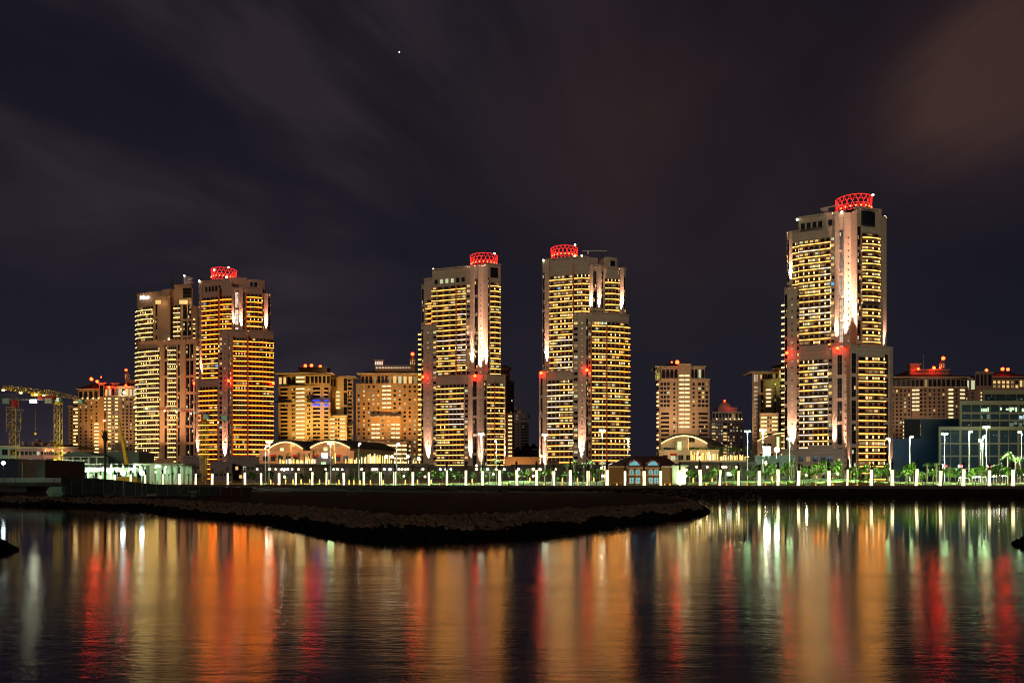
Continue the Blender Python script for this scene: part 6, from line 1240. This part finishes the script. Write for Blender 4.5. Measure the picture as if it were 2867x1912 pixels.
    for lev in (5, 7, 9, 10.6): sc.bar((XW(455, Y), Y-.5, lev), (XW(500, Y), Y-.5, lev), .04)
    sc.build('scaffolding', steel, B.root)
    for x, y, p in ((392, 1312, 2500), (446, 1306, 5000), (462, 1312, 5000), (488, 1316, 3500), (508, 1306, 2200)): lamp('work_light', 'POINT', P(x, y, Y+2), p*.07, (.70, 1, .66), B.root, size=.5)
    for x, y0, y1, w in ((376, 1302, 1323, 5), (393, 1305, 1325, 4.5), (443, 1302, 1308, 12), (436, 1302, 1311, 3), (436, 1318, 1324, 3), (465, 1305, 1309, 4), (462, 1310, 1325, 4.5)):
        mb = MB(); mb.box(XW(x-w/2, Y), XW(x+w/2, Y), Y-.2, Y-.1, ZW(y1, Y), ZW(y0, Y)); mb.build('lit_opening', bpy.data.materials['lit doorway'], B.root)
    B.finish()
site()
cran = mat('crane yellow paint', (.55, .36, .02), noise=.15); cwhite = mat('crane white paint', (.6, .62, .55), noise=.1); cred = mat('crane red paint', (.45, .03, .02), noise=.1); cgrey = mat('crane grey steel', (.22, .24, .23)); cabm = mat('crane cab panels', (.25, .42, .38))
def mast(t, xc, w, Y, z0, z1, m, name='mast', step=None, r=.11):
    mb = MB(); h = w/2; step = step or w
    for sx in (-h, h):
        for sy in (-h, h): mb.bar((xc+sx, Y+sy, z0), (xc+sx, Y+sy, z1), r)
    z = z0; k = 0
    while z < z1-.1:
        zz = min(z+step, z1); s = 1 if k % 2 else -1
        for sy in (-h, h): mb.bar((xc-h*s, Y+sy, z), (xc+h*s, Y+sy, zz), r*.55); mb.bar((xc-h, Y+sy, zz), (xc+h, Y+sy, zz), r*.5)
        for sx in (-h, h): mb.bar((xc+sx, Y-h*s, z), (xc+sx, Y+h*s, zz), r*.55)
        z = zz; k += 1
    mb.build(name, m, t)
def jib(t, a, b_, h0, h1, wd, m, name='jib', n=18, r=.055):
    a = Vector(a); b_ = Vector(b_); d = b_-a; side = Vector((0, 1, 0))*wd/2; mb = MB(); prev = None
    for k in range(n+1):
        u = k/n; p = a+d*u; hh = lerp(h0, h1, u); top = p+Vector((0, 0, hh)); l, r_ = p-side, p+side
        if prev:
            pt, pl, pr_ = prev; mb.bar(pt, top, r); mb.bar(pl, l, r); mb.bar(pr_, r_, r); mb.bar(pl, top, r*.6); mb.bar(pt, l, r*.6); mb.bar(pr_, top, r*.6)
        mb.bar(l, top, r*.6); mb.bar(r_, top, r*.6); mb.bar(l, r_, r*.5); prev = (top, l, r_)
    mb.build(name, m, t)
def crane_yellow():
    Y = 300; xc = XW(163, Y); t = thing('tower_crane', 'yellow flat top tower crane lit by its own lamps, jib rising to the left', 'crane', (xc, Y, 2.7))
    mast(t, xc, 2.0, Y, 2.7, ZW(1129, Y), cran, r=.07)
    mb = MB(); mb.box(xc-1.4, xc+1.3, Y-1.2, Y+1.2, ZW(1129, Y)-.3, ZW(1129, Y)+.4); mb.build('collar', cran, t)
    mb = MB(); mb.box(xc-.9, xc+1.0, Y-1.4, Y+1.1, ZW(1126, Y), ZW(1114, Y), 0); mb.box(xc+.2, xc+1.02, Y-1.45, Y-1.3, ZW(1125, Y), ZW(1115, Y), 1); mb.build('cab', [cabm, wC], t)
    a, b_ = P(8, 1091, Y), P(168, 1111, Y); jib(t, a, b_, 1.7, 1.9, 1.5, cran, n=26); jib(t, b_, P(232, 1118, Y), 1.7, .5, 1.5, cran, 'counter_jib', 10)
    q = P(227, 1123, Y); mb = MB(); mb.box(q.x-.9, q.x+.9, Y-.9, Y+.9, q.z-1.0, q.z+.6); mb.build('counterweight', cabm, t)
    for x, y in ((9, 1092), (58, 1100), (100, 1104), (123, 1107)):
        q = P(x, y, Y-1); mb = MB(); mb.box(q.x-.4, q.x+.4, q.y-.2, q.y+.2, q.z-.2, q.z+.15); mb.build('jib_lamp', emi('jib lamp', (12, 10, 4)) if 'jib lamp' not in bpy.data.materials else bpy.data.materials['jib lamp'], t); lamp('jib_light', 'POINT', q+Vector((0, -2, -.3)), 380, (1, .85, .4), t, size=.3)
    mb = MB(); q = P(101, 1105, Y); mb.box(q.x-1.5, q.x+1.5, Y-.9, Y+.9, q.z-.6, q.z+.5); mb.build('trolley', cran, t)
    for y in (1280, 1240, 1195, 1150): lamp('mast_light', 'POINT', P(163, y, Y-9), 900, (1, .9, .45), t, size=.6)
    mb = MB(); q = P(99, 1211, Y); mb.bar((q.x, Y, ZW(1106, Y)), (q.x, Y, q.z), .03); mb.lathe((q.x, Y, q.z-1), [(.15, 0), (.5, .3), (.5, .8), (.2, 1.1)], 0, 8); mb.build('hook_block', cran, t)
crane_yellow()
def crane_grey():
    Y = 290; xc = XW(40, Y); t = thing('tower_crane', 'tower crane with thick yellow mast and grey jib cut by the left edge', 'crane', (xc, Y, 2.7))
    mast(t, xc, 2.3, Y, 2.7, ZW(1205, Y), cran, r=.08); mast(t, xc-.2, 3.2, Y, ZW(1205, Y), ZW(1140, Y), cran, 'climbing_frame', 1.9, .10)
    mb = MB()
    for y in (1148, 1181, 1208): zz = ZW(y, Y); mb.box(xc-2.1, xc+2.6, Y-2, Y+2, zz-.1, zz, 0); mb.bar((xc-2.1, Y-2, zz+.9), (xc+2.6, Y-2, zz+.9), .05)
    mb.build('platforms', cgrey, t); mb = MB(); mb.box(xc-.4, xc+1.0, Y-1.2, Y+1.2, ZW(1140, Y), ZW(1120, Y)); mb.build('slewing_ring', cred, t)
    jib(t, P(-60, 1119, Y), P(50, 1118, Y), 1.9, 1.9, 1.5, cgrey, n=16); jib(t, P(50, 1120, Y), P(150, 1119, Y), .35, .35, 1.5, cgrey, 'counter_jib', 10)
    mb = MB(); q = P(24, 1124, Y); mb.box(q.x-1.3, q.x+1.3, Y-1.6, Y, q.z-1, q.z+1); mb.build('cab', cabm, t); mb = MB(); q = P(139, 1122, Y); mb.box(q.x-1.2, q.x+1.3, Y-1, Y+1, q.z-1, q.z+.9); mb.build('counterweight', cwhite, t); mb = MB(); mb.box(XW(110, Y), XW(154, Y), Y-.8, Y+.8, ZW(1118, Y), ZW(1108, Y)); mb.build('winch', cred, t)
    q = P(93, 1123, Y-1.5); mb = MB(); mb.box(q.x-1.1, q.x+1.1, q.y-.2, q.y+.2, q.z-.55, q.z+.5); mb.build('floodlight', whiteE, t); lamp('flood_light', 'SPOT', q+Vector((0, -.5, -.6)), 26000, (.8, .9, 1), t, target=(q.x+6, Y+6, 0), size=.4, angle=120, blend=.8)
    for y in (1280, 1230, 1175): lamp('mast_light', 'POINT', P(44, y, Y-9), 700, (1, .9, .45), t, size=.6)
crane_grey()
def crane_front():
    Y = 330; xc = XW(571, Y); t = thing('tower_crane', 'tower crane with red and white jib sections crossing the two left towers', 'crane', (xc, Y, 2.7))
    mast(t, xc, 2.3, Y, 2.7, ZW(1180, Y), cran, r=.12); L_ = [(402, 1146), (440, 1146), (475, 1149), (507, 1152), (536, 1155), (573, 1159)]
    for k, ((x0, y0), (x1, y1)) in enumerate(zip(L_, L_[1:])): jib(t, P(x0, y0, Y), P(x1, y1, Y), .8+k*.18, 1.0+k*.18, 1.3, cred if k % 2 else cwhite, n=6)
    mb = MB(); mb.bar(P(573, 1152, Y), P(625, 1160, Y), .09); mb.bar(P(580, 1165, Y), P(640, 1163, Y), .16); mb.bar(P(640, 1155, Y), P(612, 1163, Y), .2); mb.build('counter_jib', cgrey, t)
    mb = MB(); q = P(580, 1167, Y); mb.box(q.x-1.0, q.x+1.1, Y-1.6, Y, q.z-1.0, q.z+1.0); mb.build('cab', cabm, t); mb = MB(); q = P(630, 1171, Y); mb.box(q.x-1.2, q.x+1.2, Y-.9, Y+.9, q.z-.9, q.z+1); mb.build('counterweight', cabm, t); mb = MB(); mb.box(xc-.9, xc+.9, Y-1, Y+1, ZW(1180, Y), ZW(1158, Y)); mb.build('slewing_ring', cred, t)
    for x, y in ((376, 1140), (410, 1144), (461, 1150), (494, 1153), (535, 1158)):
        q = P(x, y, Y-1); mb = MB(); mb.ball(q, .33, 0, 8, 4); mb.build('jib_lamp', bpy.data.materials['jib lamp'], t); lamp('jib_light', 'POINT', q+Vector((0, -1.4, -.3)), 260, (1, .9, .7), t, size=.3)
    for y in (1310, 1270, 1225): lamp('mast_light', 'POINT', P(575, y, Y-8), 500, (1, .85, .4), t, size=.6)
crane_front()
t = thing('mobile_crane', 'yellow telescopic crane boom leaning left beside the dark palm', 'crane', P(356, 1340, 292)); mb = MB(); a, m_, b_ = P(355, 1300, 292), P(342, 1225, 292), P(331.5, 1170, 292); mb.bar(a, m_, .75, 0, 4, .6); mb.bar(m_, b_, .5, 0, 4, .35); mb.build('boom', cran, t); mb = MB(); q = P(356, 1330, 292); mb.box(q.x-3, q.x+2.5, 291, 294, 3.2, 5.6); mb.box(q.x+2.5, q.x+4, 291, 294, 3.2, 5.0)
for dx in (-2.3, -.8, 1.5, 3.2): mb.bar((q.x+dx, 290.8, 3.2), (q.x+dx, 291.2, 3.2), .5, 0, 10)
mb.build('carrier', cran, t); lamp('boom_light', 'POINT', P(350, 1260, 280), 1500, (1, .9, .4), t, size=.5)
lamp('boom_light', 'POINT', P(338, 1200, 280), 900, (1, .9, .4), t, size=.5)
# tall date palm in silhouette
def tall_palm():
    Y = 172; q = P(294, 1345, Y); zt = ZW(1228, Y); t = thing('date_palm', 'tall dark date palm with tied up fronds left of the hotel tower', 'palm tree', (q.x, Y, 2.5)); RR = random.Random(5)
    tm = mat('palm trunk', (.06, .045, .03), noise=.4, nscale=4); fm = mat('dark palm frond', (.02, .028, .012), rough=.8)
    mb = MB(); mb.lathe((q.x, Y, 2.3), [(.36, 0), (.27, .6), (.25, zt-4), (.34, zt-2.8), (.45, zt-2.0), (.3, zt-1.2)], 0, 10); mb.build('trunk', tm, t); cr = MB()
    for i in range(46):
        a = RR.uniform(0, 6.3); L_ = RR.uniform(1.7, 3.2); up = RR.uniform(.35, 1.0); c = Vector((q.x, Y, zt-.3)); w = Vector((-math.sin(a), math.cos(a), 0)); droop = RR.uniform(.2, .9) if math.cos(a) > -.2 else .1
        pts = [c+Vector((math.cos(a)*L_*s*(1-up*.75)*(.9 if math.cos(a) > 0 else .55), math.sin(a)*L_*s*(1-up*.75)*.6, L_*(up*s-droop*s*s*.8))) for s in [k/7 for k in range(8)]]
        for k in range(7):
            cr.bar(pts[k], pts[k+1], .035, 0, 3)
            for sd in (-1, 1):
                for j in range(2): p_ = pts[k].lerp(pts[k+1], j*.5); cr.face([p_, p_.lerp(pts[k+1], .3), p_+w*sd*.38+Vector((0, 0, -.12))+(pts[k+1]-pts[k])*.6])
    cr.build('crown', fm, t)
tall_palm()
# bridge, dark buildings and hoarding at the left
Yb = 195; brm = mat('bridge concrete', (.030, .034, .028), spec=.03, noise=.3, nscale=.7); gl_par = mat('pale bridge parapet', (.08, .13, .10), rough=.4, noise=.15)
t = thing('bridge', 'dark concrete bridge with pale green parapet at the left edge', 'bridge', (XW(60, Yb), Yb, 0)); mb = MB(); xa, xb = XW(-260, Yb), XW(172, Yb); mb.box(xa, xb, Yb, Yb+9, ZW(1361, Yb), ZW(1350, Yb)); mb.box(xa, xb, Yb-.2, Yb, ZW(1358, Yb), ZW(1351, Yb)); mb.build('deck', brm, t)
mb = MB(); mb.box(xa, XW(60, Yb), Yb+1, Yb+9, -.5, ZW(1361, Yb)-.003); mb.box(XW(60, Yb), XW(70, Yb), Yb+.6, Yb+9.2, -.5, ZW(1361, Yb)-.005); mb.build('abutment', brm, t)
x = xa
while x < xb-1: mb = MB(); mb.box(x+.06, min(x+2.4, xb)-.06, Yb+.2, Yb+.28, ZW(1350, Yb)+.0, ZW(1340, Yb)); mb.build('parapet_panel', gl_par, t); x += 2.4
mb = MB(); mb.bar((xa, Yb+.25, ZW(1339, Yb)), (xb, Yb+.25, ZW(1339, Yb)), .05); mb.bar((XW(62, Yb), Yb, ZW(1350, Yb)), (XW(62, Yb), Yb, ZW(1293, Yb)), .05); mb.build('handrail', steel, t); lamp('parapet_glow', 'POINT', P(60, 1325, Yb-4), 55, (.6, 1, .75), t, size=.5)
Yd = 218; B = Building('grid_building', 'dark brown building with black window grid behind the bridge', 'building', 88, 1345, Yd); bm_ = mat('dark rose wall', (.085, .055, .045), spec=.03, noise=.2)
mb = MB(); mb.box(XW(51, Yd), XW(127, Yd), Yd, Yd+20, 0, ZW(1287, Yd)); mb.build('wall', bm_, B.root); f = Facet((XW(51, Yd), Yd), (XW(127, Yd), Yd)); mb = MB()
for k in range(9): s0 = .6+k*.58; f.box(mb, s0, s0+.07, ZW(1340, Yd), ZW(1300, Yd), 0, .1)
for k in range(6): zz = ZW(1340-k*7.8, Yd); f.box(mb, .3, 5.4, zz, zz+.07, .1, .16)
mb.build('window_grid', blk, B.root); mb = MB(); mb.box(XW(105, Yd), XW(110, Yd), Yd-.1, Yd, 3, ZW(1296, Yd)); mb.box(XW(118, Yd), XW(126.5, Yd), Yd-.2, Yd-.01, 3, ZW(1289, Yd)); mb.build('pipe', mat('dark green panel', (.03, .05, .04)), B.root); lamp('door_glow', 'POINT', P(96, 1335, Yd-5), 220, (.6, 1, .75), B.root, size=.4)
B = Building('dark_house', 'dark blue windowless house at the left edge behind the bridge lamp', 'house', 20, 1345, Yd); mb = MB(); mb.box(XW(-90, Yd), XW(50.5, Yd), Yd, Yd+16, 0, ZW(1286, Yd)); mb.box(XW(-91, Yd), XW(51, Yd), Yd-.3, Yd+16, ZW(1287.5, Yd), ZW(1286, Yd)+.15); mb.build('wall', mat('dark blue wall', (.03, .045, .065), spec=.03, noise=.2), B.root)
hoard = mat('dark hoarding panels', (.012, .014, .010), spec=.03, noise=.3, nscale=.6); hoardb = mat('brown hoarding panels', (.022, .010, .007), spec=.03, noise=.25, nscale=.6); Yh = 150
t = thing('hoarding', 'long dark site hoarding stepping down to the right on the sandy spit', 'hoarding', (XW(330, Yh), Yh, 1.3)); hp = [(172, 1334), (255, 1338), (330, 1344), (400, 1352), (450, 1357), (500, 1362), (612, 1363), (613, 1364), (706, 1365)]; mb = MB(); mbb = MB()
for (xa_, ya), (xb_, yb) in zip(hp, hp[1:]): (mb if xa_ < 612 else mbb).hexa([(XW(xa_, Yh), Yh, 1.3), (XW(xb_, Yh), Yh, 1.3), (XW(xb_, Yh), Yh+.25, 1.3), (XW(xa_, Yh), Yh+.25, 1.3), (XW(xa_, Yh), Yh, ZW(ya, Yh)), (XW(xb_, Yh), Yh, ZW(yb, Yh)), (XW(xb_, Yh), Yh+.25, ZW(yb, Yh)), (XW(xa_, Yh), Yh+.25, ZW(ya, Yh))])
mb.build('panels', hoard, t); mbb.build('brown_panels', hoardb, t); mb = MB(); x = XW(172, Yh)
while x < XW(706, Yh): px = x/Yh*F+CX; y = plin(hp, px); mb.bar((x, Yh-.06, 1.3), (x, Yh-.06, ZW(y, Yh)+.08), .045); x += 2.0
mb.build('posts', blk, t)
for x, y, Y, base, l, pw, cc in ((10, 1296, 190, 3.2, 'blinding white work light on a pole at the left edge', 260, (.75, .9, 1)), (345, 1324, 143, 1.39, 'blinding white work light left of the hotel tower foot', 420, (.8, 1, .95)), (398, 1324, 143, 1.39, 'blinding white work light under the hotel tower', 420, (.8, 1, .95))):
    q = P(x, y, Y); t = thing('work_light', l, 'floodlight', (q.x, Y, base)); mb = MB(); mb.bar((q.x, Y, base), (q.x, Y, q.z-.3), .06, 0, 6); mb.bar((q.x-.5, Y, base), (q.x, Y, base+.8), .03); mb.bar((q.x+.5, Y, base), (q.x, Y, base+.8), .03); mb.build('pole', blk, t); mb = MB(); mb.ball((q.x, Y-.1, q.z), .42, 0, 10, 6); mb.build('lens', emi('blinding lens', (11, 14, 15)) if 'blinding lens' not in bpy.data.materials else bpy.data.materials['blinding lens'], t, True); lamp('work_glow', 'POINT', (q.x, Y-1.5, q.z+.3), pw, cc, t, size=.4)
# clutter on the spit
q = gp(150, 1391, ISZ); t = thing('site_canopy', 'crumpled pale green sheeting piled at the foot of the bridge', 'sheeting', q); mb = MB(); Yq = 140; pts = [(129, 1377), (141, 1362), (175, 1363), (172, 1370), (177, 1384), (168, 1390), (140, 1391)]
fr_ = [(XW(a, Yq), Yq+R.uniform(-.3, .3), ZW(b_, Yq)) for a, b_ in pts]; bk_ = [(a, b_+1.2, c) for a, b_, c in fr_]; ce = (XW(155, Yq), Yq-.5, ZW(1377, Yq))
for k in range(len(fr_)): j = (k+1) % len(fr_); mb.face([fr_[k], ce, fr_[j]]); mb.face([fr_[k], fr_[j], bk_[j], bk_[k]])
mb.build('sheet', mat('pale green sheeting', (.10, .22, .16), noise=.2), t); lamp('sheet_glow', 'POINT', (XW(165, Yq), Yq-5, 4.4), 26, (.6, 1, .75), t, size=.3)
def frame_thing(nm, label, cat, x0, x1, y0, y1, m=None, kind='frame'):
    Y = (H-ISZ)*F/(y1-YH); t = thing(nm, label, cat, (XW((x0+x1)/2, Y), Y, ISZ)); a, b_, z = XW(x0, Y), XW(x1, Y), ZW(y0, Y); mb = MB()
    if kind == 'frame': mb.bar((a, Y, ISZ), (a, Y, z), .04); mb.bar((b_, Y, ISZ), (b_, Y, z-.15), .04); mb.bar((a, Y, ISZ+.1), (b_, Y, ISZ+.1), .03); mb.bar((a, Y+1, ISZ), (a, Y+1, z), .04); mb.bar((a, Y, z), (a, Y+1, z), .03)
    elif kind == 'box': mb.box(a, b_, Y, Y+1.2, ISZ+.75, z); mb.box(a+.3, a+.42, Y+.2, Y+.4, ISZ, ISZ+.75); mb.box(b_-.5, b_-.38, Y+.2, Y+.4, ISZ, ISZ+.75); mb.bar((a+.36, Y+.1, ISZ+.25), (a+.36, Y+.3, ISZ+.25), .25, 0, 10)
    elif kind == 'heap':
        for _ in range(26): rock(mb, (R.uniform(a, b_), Y+R.uniform(0, 1), ISZ+R.uniform(0, (z-ISZ)*.7)), R.uniform(.12, .3), 0, R)
    mb.build({'frame': 'bars', 'box': 'body', 'heap': 'rubble'}[kind], m or cgrey, t)
clm = mat('grimy pale metal', (.06, .055, .045), noise=.3)
frame_thing('bar_frame', 'thin metal bar frame standing on the spit left of the small trailer', 'frame', 463, 487, 1368, 1383, clm); frame_thing('site_trailer', 'small grimy site trailer on the dark spit under the hotel tower', 'trailer', 531, 552, 1373, 1392, clm, 'box'); frame_thing('bar_frame', 'slim square bar frame standing alone on the far spit left of centre', 'frame', 972, 987, 1374, 1386, clm)
frame_thing('rubble_heap', 'rubble heap with pipes on the spit by the two blinding work lights', 'rubble', 290, 318, 1377, 1390, rockd, 'heap'); frame_thing('rubble_heap', 'low rubble heap on the spit between work light and trailer', 'rubble', 412, 436, 1381, 1389, rockd, 'heap'); frame_thing('rubble_heap', 'small pale debris pile lying on the spit right of centre', 'rubble', 1361, 1378, 1373, 1381, clm, 'heap')
t = thing('pipe_stack', 'curved hose and pipes lying beside the small trailer', 'pipes', gp(515, 1390, ISZ)); mb = MB(); Yq = 137
for k in range(8): a, b_ = PI*k/8-1.2, PI*(k+1)/8-1.2; c = P(513, 1377, Yq); mb.bar((c.x-math.cos(a)*.45, Yq, c.z+math.sin(a)*.7), (c.x-math.cos(b_)*.45, Yq, c.z+math.sin(b_)*.7), .06, 0, 5)
mb.bar(P(505, 1388, Yq), P(530, 1384, Yq), .05); mb.build('hose', clm, t)
# mast with a beacon behind the palm, bright star
q = P(292.5, 1177, 300); t = thing('beacon_mast', 'thin mast with orange red lamp just above the dark palm', 'mast', (q.x, 300, 2.7)); mb = MB(); mb.bar((q.x, 300, 2.7), (q.x, 300, q.z-.5), .1, 0, 6); mb.build('mast', cgrey, t); mb = MB(); mb.ball(q, .55, 0, 8, 5, .6); mb.build('lens', emi('orange red lens', (14, 2.6, .9)), t, True)
q = P(1118, 147, 9000); mb = MB(); mb.ball(q, 9, 0, 8, 6); o = mb.build('star', emi('star light', (1.6, 1.5, 1.3)), None, True); tag(o, 'single bright star high in the dark sky left of centre', 'star', None, 'thing')
